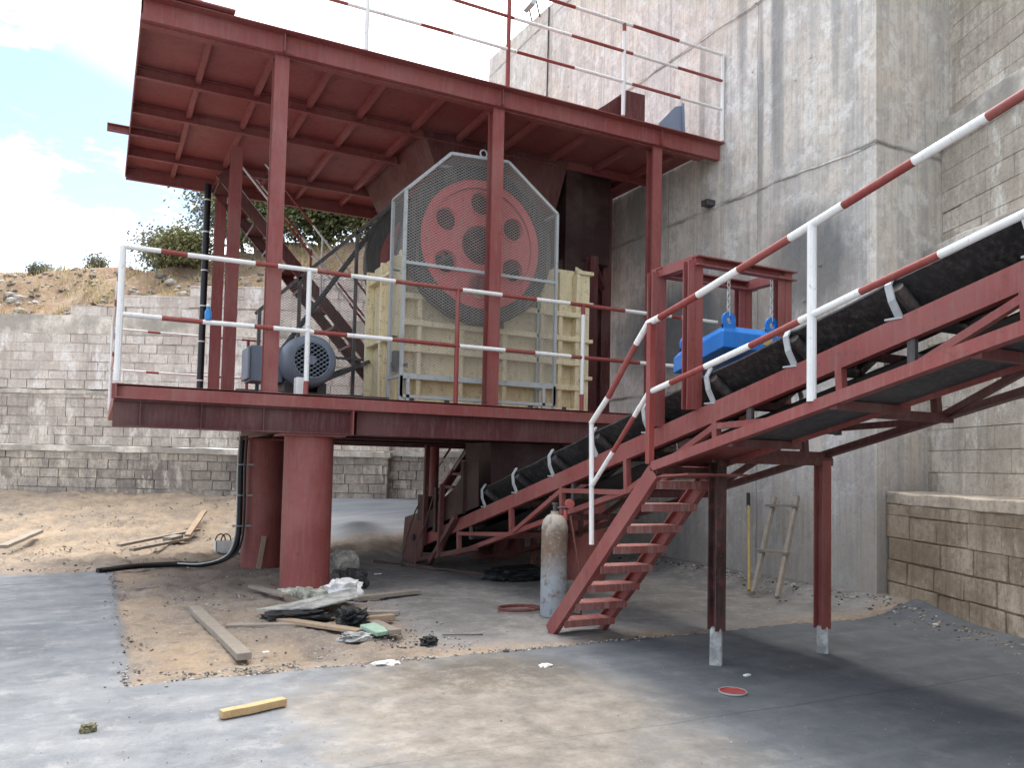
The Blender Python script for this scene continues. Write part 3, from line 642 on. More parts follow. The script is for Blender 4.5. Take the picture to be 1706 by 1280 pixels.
# back and left railing of the deck
rb = build((lambda m: (m.tube([(2.1, 13.55, 2.1), (2.1, 13.55, 3.32)], .025, 8, 0), m)[1])(MB()), 'railing', [RED2, WHITE], pf)
for z in (2.72, 3.34): rpipe(rb, [(x, 13.55, z) for x in (.16, .62, .8, 1.55, 1.72, 2.0, 2.3)], 1, .018)
rpipe(rb, [(.14, y, 3.40) for y in (8.45, 9.6, 10.1, 11.3, 11.8, 13.55)], 1, .02); rpipe(rb, [(.14, y, 2.74) for y in (8.45, 9.6, 10.1, 11.3, 11.8, 13.55)], 1, .02)
rpost(rb, (.14, 13.55, 2.1), (.14, 13.55, 3.4), .024, 1)
# roof railing
rr = build((lambda m: (m.tube([(2.42, 8.44, 5.87), (2.42, 8.44, 7.11)], .025, 10, 1), m)[1])(MB()), 'railing', [RED2, WHITE], pf)
rpipe(rr, [(x, 8.44, 7.11) for x in (.72, 1.3, 2.0, 2.8, 3.6, 4.56, 5.05, 5.91, 6.66, 7.42)], 1, .022)
rpipe(rr, [(x, 8.44, 6.74) for x in (.72, 1.2, 1.9, 2.6, 3.43, 4.2, 5.0, 5.92, 6.64, 7.42)], 0, .020)
rpipe(rr, [(x, 8.44, 6.34) for x in (.72, 1.5, 2.2, 3.04, 3.42, 4.25, 5.05, 5.91, 6.69, 7.42)], 1, .020)
rpost(rr, (4.14, 8.44, 5.87), (4.14, 8.44, 7.11)); rpost(rr, (5.79, 8.44, 5.9), (5.79, 8.44, 7.11), cuts=[(5.79, 8.44, 7.0)], mi=1); rpost(rr, (7.42, 8.44, 5.9), (7.42, 8.44, 7.11), mi=1)
rpost(rr, (.72, 8.44, 5.9), (.72, 8.44, 7.11), mi=1)
# second roof railing along the hopper
rh = build((lambda m: (m.tube([(4.75, 11.2, 5.88), (4.75, 11.2, 6.9)], .02, 8, 1), m)[1])(MB()), 'railing', [RED2, WHITE], pf)
rpipe(rh, [(4.75, 11.2, 6.9), (5.3, 11.2, 6.9), (6.0, 11.2, 6.9), (6.8, 11.2, 6.9)], 1, .018)
rpipe(rh, [(4.75, 11.2, 6.9), (4.75, 12.3, 6.9), (4.75, 13.5, 6.9)], 0, .018)
rpost(rh, (5.9, 11.2, 5.88), (5.9, 11.2, 6.9), .02); rpost(rh, (6.8, 11.2, 5.88), (6.8, 11.2, 6.9), .02, 1); rpost(rh, (4.75, 13.5, 5.88), (4.75, 13.5, 6.9), .02, 1)
# things on the roof
mb = MB(); mb.bb((6.05, 8.75, 5.88), (6.35, 9.3, 6.42)); mb.ext([(5.35, 8.9, 5.88), (6.05, 8.9, 6.4), (6.05, 8.9, 5.88)], (0, .35, 0))
fc = lone(mb, 'feed_chute', SHADE_DRED, (6.1, 9, 5.88), 'small dark red sheet metal chute box standing on the canopy roof behind the railing', 'chute')
mb = MB(); mb.ext([(6.62, 8.75, 5.88), (7.02, 8.75, 5.88), (6.98, 8.75, 6.42), (6.86, 8.75, 6.38), (6.58, 8.75, 6.08)], (.03, .04, 0)); mb.bar((7.0, 8.73, 5.88), (6.97, 8.73, 6.44), .03, .03)
lone(mb, 'metal_panel', BPANEL, (6.8, 8.75, 5.88), 'blue grey cut panel propped on the canopy roof near the wall', 'panel')
# hopper over the crusher
hp = thing('feed_hopper', (5.2, 10.6, 4.5), 'dark red feed hopper hanging under the roof behind the flywheel guard', 'hopper')
mb = MB(); mb.ext([(3.7, 10.0, 5.84), (5.9, 10.0, 5.84), (5.5, 10.0, 4.35), (4.3, 10.0, 4.35)], (0, .02, 0)); mb.ext([(5.9, 10.0, 5.84), (5.9, 12.6, 5.84), (5.5, 12.2, 4.35), (5.5, 10.0, 4.35)], (.02, 0, 0))
mb.ext([(3.7, 10.0, 5.84), (3.7, 12.6, 5.84), (4.3, 12.2, 4.35), (4.3, 10.0, 4.35)], (-.02, 0, 0)); build(mb, 'hopper_shell', SHADE_DRED, hp)
mb = MB(); mb.bb((5.92, 10.05, 3.2), (6.2, 10.12, 5.8)); mb.bb((5.94, 10.14, 4.45), (6.75, 12.0, 5.8)); build(mb, 'side_panel', SHADE_BLACK, hp)
# ================================================================== jaw crusher
jc = thing('jaw_crusher', (4.3, 9.8, 2.1), 'cream jaw crusher with ribbed frame and big red flywheels', 'crusher')
mb = MB(); mb.ext([(3.16, 9.30, 2.1), (5.62, 9.30, 2.1), (5.62, 9.30, 4.05), (5.3, 9.30, 4.05), (4.9, 9.3, 3.6), (3.62, 9.3, 3.6), (3.45, 9.30, 3.95), (3.16, 9.30, 3.95)], (0, 1.0, 0)); build(mb, 'frame', CREAM, jc, bevel=.012)
mb = MB()
for x in (3.18, 3.40, 3.95, 4.55, 5.08, 5.36, 5.62): mb.bb((x-.03, 9.17, 2.1), (x+.03, 9.298, 3.55 if 3.9 < x < 4.6 else 3.98))
for z in (2.14, 2.45, 2.78, 3.1, 3.42): mb.bb((3.2, 9.15, z-.035), (5.65, 9.296, z+.035))
build(mb, 'rib', CREAM, jc, bevel=.01)
mb = MB()
for z in (2.12, 2.6, 3.1, 3.6, 4.02): mb.bb((5.62, 9.2, z-.025), (5.88, 10.2, z+.025))
for y in (9.24, 9.7, 10.18): mb.ext([(5.62, y, 2.1), (5.84, y, 2.1), (5.84, y, 4.05), (5.74, y, 4.28 if y > 10 else 4.05), (5.62, y, 4.1)], (0, .035, 0))
build(mb, 'end_flange', CREAM, jc, bevel=.008)
mb = MB()
for y in (9.24, 9.66, 10.25): mb.bb((3.05, y, 2.1), (3.16, y+.04, 3.9))
for z in (2.12, 2.9, 3.7): mb.bb((3.06, 9.24, z), (3.16, 10.28, z+.04))
build(mb, 'end_flange', CREAM, jc, bevel=.008)
mb = MB(); mb.lathe((4.1, 8.92, 4.12), (0, 1, 0), [(0, .09), (2.0, .09)], 24); build(mb, 'shaft', DARKMET, jc, smooth=True)
mb = MB()
for x in (3.3, 3.75, 4.4, 4.9, 5.4):
    mb.lathe((x, 9.12, 2.1), (0, 0, 1), [(0, .03), (.09, .03)], 6)
build(mb, 'anchor_bolt', DARKMET, jc)
def flywheel(y, flip=1):
    c = Vector((4.1, y, 4.12)); fwm = MB()
    # rim
    RW = .09; prof = [(-RW, .80), (-RW, .97), (-RW+.02, .985), (RW-.02, .985), (RW, .97), (RW, .80), (-RW, .80)]
    fwm.lathe(c, (0, 1, 0), prof, 72)
    rim = build(fwm, 'rim', DARKMET, jc, smooth=True)
    # web with six round holes : ring sectors meshed by sampling
    n = 240; webm = MB(); R1 = .81; rh_ = .14; rc = .52
    holes = [(rc*math.cos(math.radians(30+60*k)), rc*math.sin(math.radians(30+60*k))) for k in range(6)]
    bm = bmesh.new()
    for sgn in (-1, 1):
        verts = []
        outer = [bm.verts.new((R1*math.cos(2*math.pi*i/72), sgn*.03, R1*math.sin(2*math.pi*i/72))) for i in range(72)]
        edges = [bm.edges.new((outer[i], outer[(i+1) % 72])) for i in range(72)]
        for hx, hz in holes:
            hv = [bm.verts.new((hx+rh_*math.cos(2*math.pi*i/24), sgn*.03, hz+rh_*math.sin(2*math.pi*i/24))) for i in range(24)]
            edges += [bm.edges.new((hv[i], hv[(i+1) % 24])) for i in range(24)]
        bmesh.ops.triangle_fill(bm, edges=edges, use_beauty=True, use_dissolve=False)
    webm.v = [c+v.co for v in bm.verts]; bm.verts.index_update(); webm.f = [[v.index for v in f.verts] for f in bm.faces]; webm.mi = [0]*len(webm.f); bm.free()
    for hx, hz in holes:
        webm.lathe(c+Vector((hx, 0, hz)), (0, 1, 0), [(-.045, rh_), (-.045, rh_+.022), (.045, rh_+.022), (.045, rh_), (-.045, rh_)], 24)
    webm.lathe(c, (0, 1, 0), [(-.075, .70), (-.075, .80), (.075, .80), (.075, .70), (-.075, .70)], 72)
    w = build(webm, 'web', FLYRED, jc, smooth=True)
    hm = MB(); hm.lathe(c, (0, 1, 0), [(-.17, 0), (-.17, .13), (-.15, .2), (-.03, .24), (.03, .24), (.15, .2), (.17, .1)], 40)
    for k in range(6):
        a = k*1.047; hm.lathe(c+Vector((.15*math.cos(a), -.18, .15*math.sin(a))), (0, 1, 0), [(0, .022), (.05, .022)], 6)
    build(hm, 'hub', STAINRED, jc, smooth=True)
flywheel(9.06); flywheel(10.62)
# ================================================================== flywheel guard
def clip(poly, p, d):     # clip the infinite line p+t*d to a convex polygon (2D), return t0,t1
    t0, t1 = -1e9, 1e9; n = len(poly)
    for i in range(n):
        a, b = poly[i], poly[(i+1) % n]; e = (b[0]-a[0], b[1]-a[1]); nx_, ny_ = -e[1], e[0]
        num = (a[0]-p[0])*nx_+(a[1]-p[1])*ny_; den = d[0]*nx_+d[1]*ny_
        if abs(den) < 1e-9:
            if num > 0: return None
            continue
        t = num/den
        if den > 0: t0 = max(t0, t)
        else: t1 = min(t1, t)
    return (t0, t1) if t1 > t0+.01 else None
def mesh_sheet(mb, org, ax, ay, poly, w=.056, h=.034, r=.0021):     # expanded metal diamonds on a plane; poly counterclockwise in (ax, ay)
    org, ax, ay = Vector(org), Vector(ax), Vector(ay); nn = ax.cross(ay).normalized()
    for sgn in (1, -1):
        d = Vector((w, sgn*h)).normalized(); xs_ = [p[0] for p in poly]; ys_ = [p[1] for p in poly]
        nrm = Vector((-d.y, d.x)); cs = [nrm.dot(Vector(p)) for p in poly]; step = w*h/math.hypot(w, h)
        c = min(cs)
        while c < max(cs):
            q = nrm*c; t = clip(poly, q, d)
            if t:
                A = q+d*t[0]; B = q+d*t[1]; P1 = org+ax*A.x+ay*A.y+nn*(sgn*r*.5); P2 = org+ax*B.x+ay*B.y+nn*(sgn*r*.5); s1 = (ax*nrm.x+ay*nrm.y)*r; s2 = nn*r*.8
                mb.add([P1-s1, P1+s2, P1+s1, P2-s1, P2+s2, P2+s1], [(0, 1, 4, 3), (1, 2, 5, 4), (2, 0, 3, 5)])
            c += step
fg = thing('flywheel_guard', (4.0, 8.75, 2.1), 'galvanised octagonal mesh cage guard in front of the red flywheel', 'guard')
OUT = [(3.02, 2.17), (5.01, 2.17), (5.01, 4.57), (4.31, 5.10), (3.56, 5.06), (3.02, 4.54)]
f0 = 8.72; f1 = 9.17
def fr(pts, y, closed=True, r=.045):
    mb = MB(); k = len(pts)
    for i in range(k if closed else k-1):
        a, b = pts[i], pts[(i+1) % k]; mb.bar((a[0], y, a[1]), (b[0], y, b[1]), .035, r, (0, 1, 0))
    return mb
mb = fr([p for p in OUT], f0, True, .04); mb.bar((3.02, f0, 3.70), (5.01, f0, 3.70), .03, .035); mb.bb((3.02, f0-.02, 2.37), (5.01, f0+.03, 2.43))
for x in (3.02, 3.1, 4.86, 5.01): mb.bb((x-.02, f0-.02, 2.1), (x+.02, f0+.02, 2.4))
build(mb, 'frame', GALV, fg)
mb = fr([(3.02, 2.1)]+OUT[2:][::-1][:0]+[(3.02, 4.54), (3.56, 5.06), (4.31, 5.10), (5.01, 4.57), (5.01, 2.1)], f1, False, .04)
for x, z in ((3.02, 4.54), (3.56, 5.06), (4.31, 5.10), (5.01, 4.57), (3.02, 2.4), (5.01, 2.4)): mb.bar((x, f0, z), (x, f1, z), .03, .03)
build(mb, 'rear_frame', GALV, fg)
mb = MB(); mesh_sheet(mb, (0, f0, 0), (1, 0, 0), (0, 0, 1), [(3.02, 2.43), (5.01, 2.43)]+OUT[2:]); build(mb, 'mesh', WIRE, fg)
mb = MB(); mesh_sheet(mb, (3.02, f0, 0), (0, 1, 0), (0, 0, 1), [(0, 2.4), (f1-f0, 2.4), (f1-f0, 4.54), (0, 4.54)]); mesh_sheet(mb, (5.01, f0, 0), (0, 1, 0), (0, 0, 1), [(0, 2.4), (f1-f0, 2.4), (f1-f0, 4.57), (0, 4.57)])
for a, b in ((OUT[5], OUT[4]), (OUT[4], OUT[3]), (OUT[3], OUT[2])):
    v = Vector((b[0]-a[0], 0, b[1]-a[1])); L = v.length; mesh_sheet(mb, (a[0], f0, a[1]), v/L, (0, 1, 0), [(0, 0), (L, 0), (L, f1-f0), (0, f1-f0)])
build(mb, 'side_mesh', WIRE, fg)
mb = MB(); mb.tube([(3.98+.045*math.cos(a*.5236), f0, 5.14+.045*math.sin(a*.5236)) for a in range(13)], .011, 6); build(mb, 'lifting_ring', GALV, fg)
# ================================================================== motor
mo = thing('electric_motor', (2.05, 9.4, 2.1), 'blue grey electric motor with round fan grille, on the deck beside the front column', 'motor')
ax = Vector((2.06, 8.92, 2.52))
mb = MB(); mb.lathe(ax, (0, 1, 0), [(.0, .20), (.01, .245), (.06, .285), (.30, .30), (.31, .275)], 48); build(mb, 'fan_cover', MOTOR, mo, smooth=True)
mb = MB()
mb.lathe(ax, (0, 1, 0), [(-.012, .19), (-.012, .205), (.002, .205), (.002, .19), (-.012, .19)], 40)
mesh_poly = [(.195*math.cos(a*.2618), .195*math.sin(a*.2618)) for a in range(24)]
mesh_sheet(mb, ax+Vector((0, -.004, 0)), (1, 0, 0), (0, 0, 1), mesh_poly, .07, .05, .006); mb.lathe(ax, (0, 1, 0), [(-.014, 0), (-.014, .05), (0, .05)], 16)
build(mb, 'grille', MOTOR, mo)
mb = MB(); mb.lathe(ax, (0, 1, 0), [(.0, .19), (.003, .0)], 32); build(mb, 'grille_back', BLACK, mo)
mb = MB(); mb.lathe(ax, (0, 1, 0), [(.31, .25), (1.05, .25), (1.1, .28), (1.16, .28), (1.2, .1)], 40)
for k in range(36):
    a = k*math.pi/18; e = Vector((math.cos(a), 0, math.sin(a))); mb.bar(ax+e*.265+Vector((0, .32, 0)), ax+e*.265+Vector((0, 1.08, 0)), .006, .05, e)
build(mb, 'housing', MOTOR, mo, smooth=True)
mb = MB()
for x in (1.83, 2.2): mb.bb((x, 9.2, 2.1), (x+.1, 10.0, 2.3))
mb.bb((1.75, 9.15, 2.1), (2.4, 10.05, 2.14)); build(mb, 'foot', DARKMET, mo)
mb = MB(); mb.bb((1.46, 9.25, 2.28), (1.82, 9.62, 2.68)); mb.bb((1.43, 9.22, 2.3), (1.46, 9.65, 2.66)); build(mb, 'terminal_box', MOTOR, mo, bevel=.012)
mb = MB(); mb.lathe(ax, (0, 1, 0), [(1.2, .05), (1.5, .05), (1.52, .16), (1.88, .16), (1.88, .05)], 32); build(mb, 'pulley', DARKMET, mo, smooth=True)
mb = MB(); mb.bb((1.3, 9.05, 2.1), (3.0, 9.14, 2.17)); build(mb, 'slide_rail', DARKMET, mo); mb = MB(); mb.bb((1.3, 10.06, 2.1), (3.0, 10.15, 2.17)); build(mb, 'slide_rail', DARKMET, mo)
# belt loop
mb = MB(); p0 = Vector((2.06, 0, 2.52)); p1 = Vector((4.1, 0, 4.12)); r0, r1 = .17, .995
d = p1-p0; al = math.atan2(d.z, d.x); be = math.asin((r1-r0)/d.length); loop = []
for k in range(33):
    a = al-math.pi/2-be+(2*be+math.pi)*k/32 if True else 0
    loop.append(p1+Vector((math.cos(a), 0, math.sin(a)))*r1)
for k in range(13):
    a = al+math.pi/2+be+(math.pi-2*be)*k/12; loop.append(p0+Vector((math.cos(a), 0, math.sin(a)))*r0)
for j in range(5):
    y = 10.47+j*.065; lp = [Vector((p.x, y, p.z)) for p in loop]; n = len(lp)
    for i in range(n): mb.bar(lp[i], lp[(i+1) % n], .04, .024, (0, 1, 0))
lone(mb, 'drive_belt', RUBBER, (2.06, 10.6, 2.3), 'black V-belts running from the motor up to the rear flywheel', 'belt')
bgd = thing('belt_guard', (2.6, 10.35, 2.1), 'triangular sloping mesh screen guard behind the motor, beside the flywheel', 'guard')
BG = [(1.72, 2.14), (3.05, 2.14), (3.6, 5.02), (3.51, 5.0), (1.72, 3.27)]
mb = MB(); y = 10.32
for i in range(5):
    a, b = BG[i], BG[(i+1) % 5]
    mb.bar((a[0], y, a[1]), (b[0], y, b[1]), .04, .04, (0, 1, 0))
for x, z in ((2.2, 3.74), (2.92, 4.43)): mb.bb((x-.02, y-.02, 2.1), (x+.02, y+.02, z))
mb.bar((1.72, y, 2.75), (3.15, y, 2.75), .035, .03); mb.bar((1.72, y+.3, 3.27), (3.51, y+.3, 5.0), .05, .04)
build(mb, 'frame', DARKMET, bgd)
mb = MB(); mesh_sheet(mb, (0, y, 0), (1, 0, 0), (0, 0, 1), BG, .056, .034, .0022)
v = Vector((3.51-1.72, 0, 5.0-3.27)); L = v.length; mesh_sheet(mb, (1.72, y, 3.27), v/L, (0, 1, 0), [(0, 0), (L, 0), (L, .3), (0, .3)], .056, .034, .0022)
build(mb, 'mesh', DWIRE, bgd)
tn = MB(); tn.bar((2.35, 10.2, 2.35), (3.1, 10.2, 2.72), .04, .05); tn.tube([(3.05, 9.2, 2.58), (3.25, 9.16, 2.58)], .025, 8); tn.bb((3.08, 9.15, 2.5), (3.14, 9.25, 2.74))
lone(tn, 'tension_rod', DARKMET, (2.7, 10.2, 2.1), 'dark tension rod running from the motor base to the cream crusher frame', 'rod')
mb = MB(); mb.bb((1.83, 8.6, 2.1), (1.96, 8.72, 2.29)); lone(mb, 'plastic_tub', PLASTIC, (1.9, 8.66, 2.1), 'small white plastic tub on the deck edge in front of the motor', 'tub', bevel=.01)
mb = MB(); mb.lathe((.92, 8.45, 2.779), (0, 0, 1), [(0, .032), (.08, .033), (.105, .018), (.13, .018)], 16); 
bo = thing('bottle', (.92, 8.45, 2.779), 'small blue bottle with white cap standing on the middle deck rail', 'bottle'); build(mb, 'body', BLUEPL, bo, smooth=True)
mb = MB(); mb.lathe((.92, 8.45, 2.909), (0, 0, 1), [(0, .02), (.025, .02)], 12); build(mb, 'cap', PLASTIC, bo)
# black conduit up the back post
mb = MB(); mb.tube([(1.36, 13.2, 2.1), (1.36, 13.2, 5.66)], .05, 12)
cd = lone(mb, 'conduit', CABLE, (1.36, 13.2, 2.1), 'thick black cable conduit strapped beside the back left posts', 'conduit', smooth=True)
mb = MB()
for z in (2.6, 3.2, 3.75, 4.3, 4.9, 5.4): mb.lathe((1.36, 13.2, z), (0, 0, 1), [(0, .054), (.02, .054)], 12)
build(mb, 'strap', PLASTIC, cd, origin=(1.36, 13.2, 2.1))
# upper stair behind the platform
def stair(name, p, q, wv, n, w_, lab, mts, railz=.95, rails=(0, 1), st_w=.16, tread_d=.24, posts=3, cat='stair', rmi=(0, 1)):
    p, q, wv = Vector(p), Vector(q), Vector(wv); t = thing(name, p, lab, cat); d = q-p
    for s_ in (0, 1):
        mb = MB(); mb.chan(p+wv*s_, q+wv*s_, .05, st_w, .01, flip=1 if s_ == 0 else -1); build(mb, 'stringer', mts, t)
    h = Vector((d.x, d.y, 0)).normalized()
    for k in range(n):
        c = p+d*((k+.6)/n)+wv*.5; rot = Matrix((h, wv.normalized(), Vector((0, 0, 1)))).transposed()
        mb = MB(); mb.box(c, (tread_d, wv.length-.02, .008), rot); mb.box(c-h*tread_d*.49-Vector((0, 0, .02)), (.006, wv.length-.02, .04), rot); mb.box(c+h*tread_d*.49-Vector((0, 0, .02)), (.006, wv.length-.02, .04), rot)
        build(mb, 'tread', mts, t)
    if railz:
        for s_ in rails:
            o = wv*s_; rl_ = None
            for z in (railz, railz*.5):
                mb = MB(); pts = [p+o+Vector((0, 0, z))+d*f for f in (0, .2, .35, .55, .7, .9, 1)]; rail_pts(mb, pts, .018, 1)
                if rl_ is None: rl_ = build(mb, 'handrail', [RED2, WHITE], t, smooth=True)
                else: build(mb, 'rail', [RED2, WHITE], rl_)
            for k in range(posts):
                b = p+o+d*((k+.15)/(posts-.7)); mb = MB(); mb.tube([b, b+Vector((0, 0, railz))], .018, 8, (k+s_) % 2); build(mb, 'post', [RED2, WHITE], rl_)
    return t
stair('upper_stair', (4.5, 12.45, 2.25), (1.45, 12.45, 5.62), (0, .75, 0), 12, .75, 'dark red steel stair climbing left behind the platform up to the canopy roof', SHADE_DRED)
stair('ground_stair', (5.05, 12.95, .2), (6.3, 12.95, 2.05), (0, .62, 0), 8, .62, 'narrow dark steel stair under the deck, climbing right behind the conveyor tail', SHADE_DRED, rails=(0,), posts=2)
# lone post under the deck
mb = MB(); mb.lathe((5.02, 12.7, .14), (0, 0, 1), [(0, .085), (1.56, .085)], 20); pp = lone(mb, 'pipe_post', RED, (5.02, 12.7, .14), 'slim rusty red pipe post under the deck, left of the dark stair', 'post', smooth=True)
mb = MB(); mb.lathe((5.02, 12.7, .1), (0, 0, 1), [(0, .12), (.06, .12)], 20); build(mb, 'base_plate', DARKMET, pp, origin=(5.02, 12.7, .14))
# discharge chute
ch = MB(); ch.ext([(4.28, 8.95, 1.69), (5.3, 8.95, 1.69), (5.02, 8.95, 1.15), (4.3, 8.95, 1.15)], (0, .012, 0)); ch.ext([(4.28, 8.95, 1.69), (4.28, 9.7, 1.69), (4.3, 9.7, .95), (4.3, 8.95, 1.15)], (-.012, 0, 0))
ch.ext([(5.3, 8.95, 1.69), (5.3, 9.7, 1.69), (5.02, 9.7, .95), (5.02, 8.95, 1.15)], (.012, 0, 0)); ch.ext([(4.28, 9.7, 1.69), (5.3, 9.7, 1.69), (5.02, 9.7, .95), (4.3, 9.7, .95)], (0, .012, 0))
lone(ch, 'discharge_chute', SHADE_BLACK, (4.6, 9.8, 1.1), 'dark discharge chute under the deck dropping onto the conveyor belt', 'chute')

# ================================================================== belt conveyor
K = .25
def zt(y): return 1.71+K*(5.61-y)
YA, YB = 11.3, -.6
XN, XF = 4.12, 5.06
cv = thing('belt_conveyor', (4.6, 11.2, 0), 'inclined black belt conveyor on a red truss climbing towards the camera at right', 'conveyor')
def inc(mb, x, dz, ya, yb, w, h, kind='bar', **k): getattr(mb, kind)((x, ya, zt(ya)+dz), (x, yb, zt(yb)+dz), w, h, **k)
for x, fl in ((XN, 1), (XF, -1)):
    mb = MB(); inc(mb, x, -.08, YA, YB, .06, .15, 'chan', t=.01, flip=-fl); build(mb, 'stringer', RED, cv)
for x in (XN+.02, XF-.02):
    mb = MB(); inc(mb, x, -.47, 9.6, YB, .065, .065, 'angle'); TM = RED if x < 4.5 else SHADE_DRED; build(mb, 'lower_chord', TM, cv)  # far truss takes the darker red, shade painted into its colour
    ylist = [9.55, 8.1, 7.0, 5.9, 4.75, 3.6, 2.45, 1.3, .1]
    for i, y in enumerate(ylist):
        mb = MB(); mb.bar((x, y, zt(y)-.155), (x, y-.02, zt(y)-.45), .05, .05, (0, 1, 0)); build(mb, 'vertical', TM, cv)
        if i < len(ylist)-1:
            y2 = ylist[i+1]; a, b = ((y, -.19), (y2, -.44)) if i % 2 == 0 else ((y, -.44), (y2, -.19))
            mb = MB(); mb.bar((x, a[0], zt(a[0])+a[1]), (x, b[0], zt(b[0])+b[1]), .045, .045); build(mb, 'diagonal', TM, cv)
for y in (8.1, 7.0, 5.9, 4.5, 3.5, 2.45, 1.3):
    mb = MB(); mb.bar((XN, y, zt(y)-.455), (XF, y, zt(y)-.455), .05, .06); mb.bar((XN+.02, y, zt(y)-.1), (XF-.02, y, zt(y)-.1), .05, .05); build(mb, 'cross_member', SHADE_DRED, cv)
# troughed belt
mb = MB(); prof = [(XN+.03, .235), (XN+.3, .045), (XF-.3, .045), (XF-.03, .235), (XF-.035, .25), (XF-.305, .06), (XN+.305, .06), (XN+.035, .25)]
N_ = 60
vs = []
for i in range(N_+1):
    y = 10.9+(YB-10.9)*i/N_; sag = -.012*abs(math.sin(math.pi*(y-4.8)/.8))
    for px_, dz in prof: vs.append((px_, y, zt(y)+dz+sag))
fs = [(i*8+k, i*8+(k+1) % 8, (i+1)*8+(k+1) % 8, (i+1)*8+k) for i in range(N_) for k in range(8)]
mb.add(vs, fs); be_ = build(mb, 'belt', RUBBER, cv)
mb = MB(); mb.add([(XN+.1, 10.9, zt(10.9)-.22), (XF-.1, 10.9, zt(10.9)-.22), (XF-.1, YB, zt(YB)-.22), (XN+.1, YB, zt(YB)-.22)], [(0, 1, 2, 3)])
mb.add([(XN+.1, 10.9, zt(10.9)-.23), (XF-.1, 10.9, zt(10.9)-.23), (XF-.1, YB, zt(YB)-.23), (XN+.1, YB, zt(YB)-.23)], [(3, 2, 1, 0)]); build(mb, 'return_belt', RUBBER, cv)
IDW = simple('dusty_white_bracket', (.36, .38, .39), .5, k=.25)
yy = 8.8; ids = []
while yy > .4: ids.append(yy); yy -= .8
for y in ids:
    z = zt(y)
    for x, s_ in ((XN, 1), (XF, -1)):
        mb = MB()
        pts = [(x+.02*s_, y-.03, z-.01), (x-.015*s_, y, z+.1), (x-.01*s_, y+.03, z+.2), (x+.04*s_, y+.04, z+.27)]
        for i in range(3): mb.bar(pts[i], pts[i+1], .045, .012, (1, 0, 0))
        mb.bar((x+.02*s_, y-.06, z), (x+.02*s_, y+.06, z), .05, .012)
        br = build(mb, 'idler_bracket', IDW, cv)
    mb = MB(); mb.tube([(XN+.03, y, z+.19), (XN+.29, y, z+.0)], .038, 10); mb.tube([(XF-.03, y, z+.19), (XF-.29, y, z+.0)], .038, 10); mb.tube([(XN+.31, y, z-.0), (XF-.31, y, z-.0)], .038, 10); build(mb, 'idler_roller', DARKMET, br)
for y in (9.2, 6.8, 4.4, 3.1, 1.6):
    mb = MB(); mb.tube([(XN+.04, y, zt(y)-.275), (XF-.04, y, zt(y)-.275)], .042, 12)
    for x in (XN+.03, XF-.03): mb.bar((x, y, zt(y)-.1), (x, y, zt(y)-.32), .03, .05, (0, 1, 0))
    build(mb, 'return_roller', DARKMET, cv, smooth=True)
# tail frame
mb = MB()
for x in (XN-.03, XF+.02):
    mb.ext([(x, 11.55, .02), (x, 11.2, .0), (x, 10.75, .12), (x, 10.55, .55), (x, 10.75, .75), (x, 11.45, .62)], (.015, 0, 0))
    mb.bar((x, 11.2, .0), (x, 8.9, .42), .06, .06); mb.bar((x, 10.1, .2), (x, 9.6, .75), .05, .05)
build(mb, 'tail_frame', SHADE_DRED, cv)
for a, b in (((XN-.06, 9.95, 1.15), (XN-.06, 10.0, .2)), ((XN-.05, 10.55, 1.68), (XN-.05, 10.6, .3)), ((XF+.1, 10.6, 1.68), (XF+.1, 10.6, 0)), ((XN-.05, 9.5, .75), (XN-.05, 10.35, .08)), ((XF+.08, 9.4, 1.68), (XF+.08, 9.4, .1))):
    mb = MB(); mb.bar(a, b, .06, .06, (0, 1, 0)); build(mb, 'support_strut', SHADE_DRED, cv)
mb = MB(); mb.bb((XN-.02, 10.85, .55), (XF+.02, 10.87, .95)); mb.bb((XN-.06, 10.62, .62), (XN-.03, 10.85, .98)); build(mb, 'tail_plate', SHADE_BLACK, cv)
mb = MB(); mb.lathe((XN+.1, 11.05, .36), (1, 0, 0), [(0, .22), (XF-XN-.2, .22)], 32); mb.lathe((XN-.05, 11.05, .36), (1, 0, 0), [(0, .05), (XF-XN+.1, .05)], 12); build(mb, 'tail_pulley', RUBBER, cv, smooth=True)
mb = MB()
for x in (XN-.02, XF+.005):
    mb = MB()
    mb.ext([(x, 10.75, zt(10.75)+.05), (x, 8.9, zt(8.9)+.03), (x, 8.95, 1.45), (x, 9.2, 1.42), (x, 9.6, 1.12), (x, 10.1, .93), (x, 10.75, .66)], (.015, 0, 0))
    if x < 4.5: mb.bb((XN-.05, 10.2, .5), (XN-.01, 10.28, 1.1)); mb.bb((XN-.05, 9.3, .8), (XN-.01, 9.38, 1.45))
    build(mb, 'loading_skirt', SHADE_BLACK, cv)
# concrete/steel plinth under the tail
# legs with concrete feet
for x, mt, zf in ((3.94, STAINRED, .3), (4.98, RED, .24)):
    mb = MB(); mb.ibeam((x, 4.5, zf-.02), (x, 4.5, zt(4.5)-.49), .09, .09, .01, (0, 1, 0)); lg = build(mb, 'leg', mt, cv)
    if x > 4.5: lg['label'] = 'red leg blackened on one side'
    else: lg['label'] = 'tar blackened dark leg beside the stair'
    mb = MB(); mb.lathe((x, 4.5, -.1), (0, 0, 1), [(0, .063), (zf+.08, .058), (zf+.1, .05)], 4); build(mb, 'footing', FOOTC, lg, bevel=.01)
mb = MB(); mb.bar((3.85, 4.5, zt(4.5)-.5), (5.05, 4.5, zt(4.5)-.5), .08, .06); build(mb, 'cross_beam', SHADE_DRED, cv)
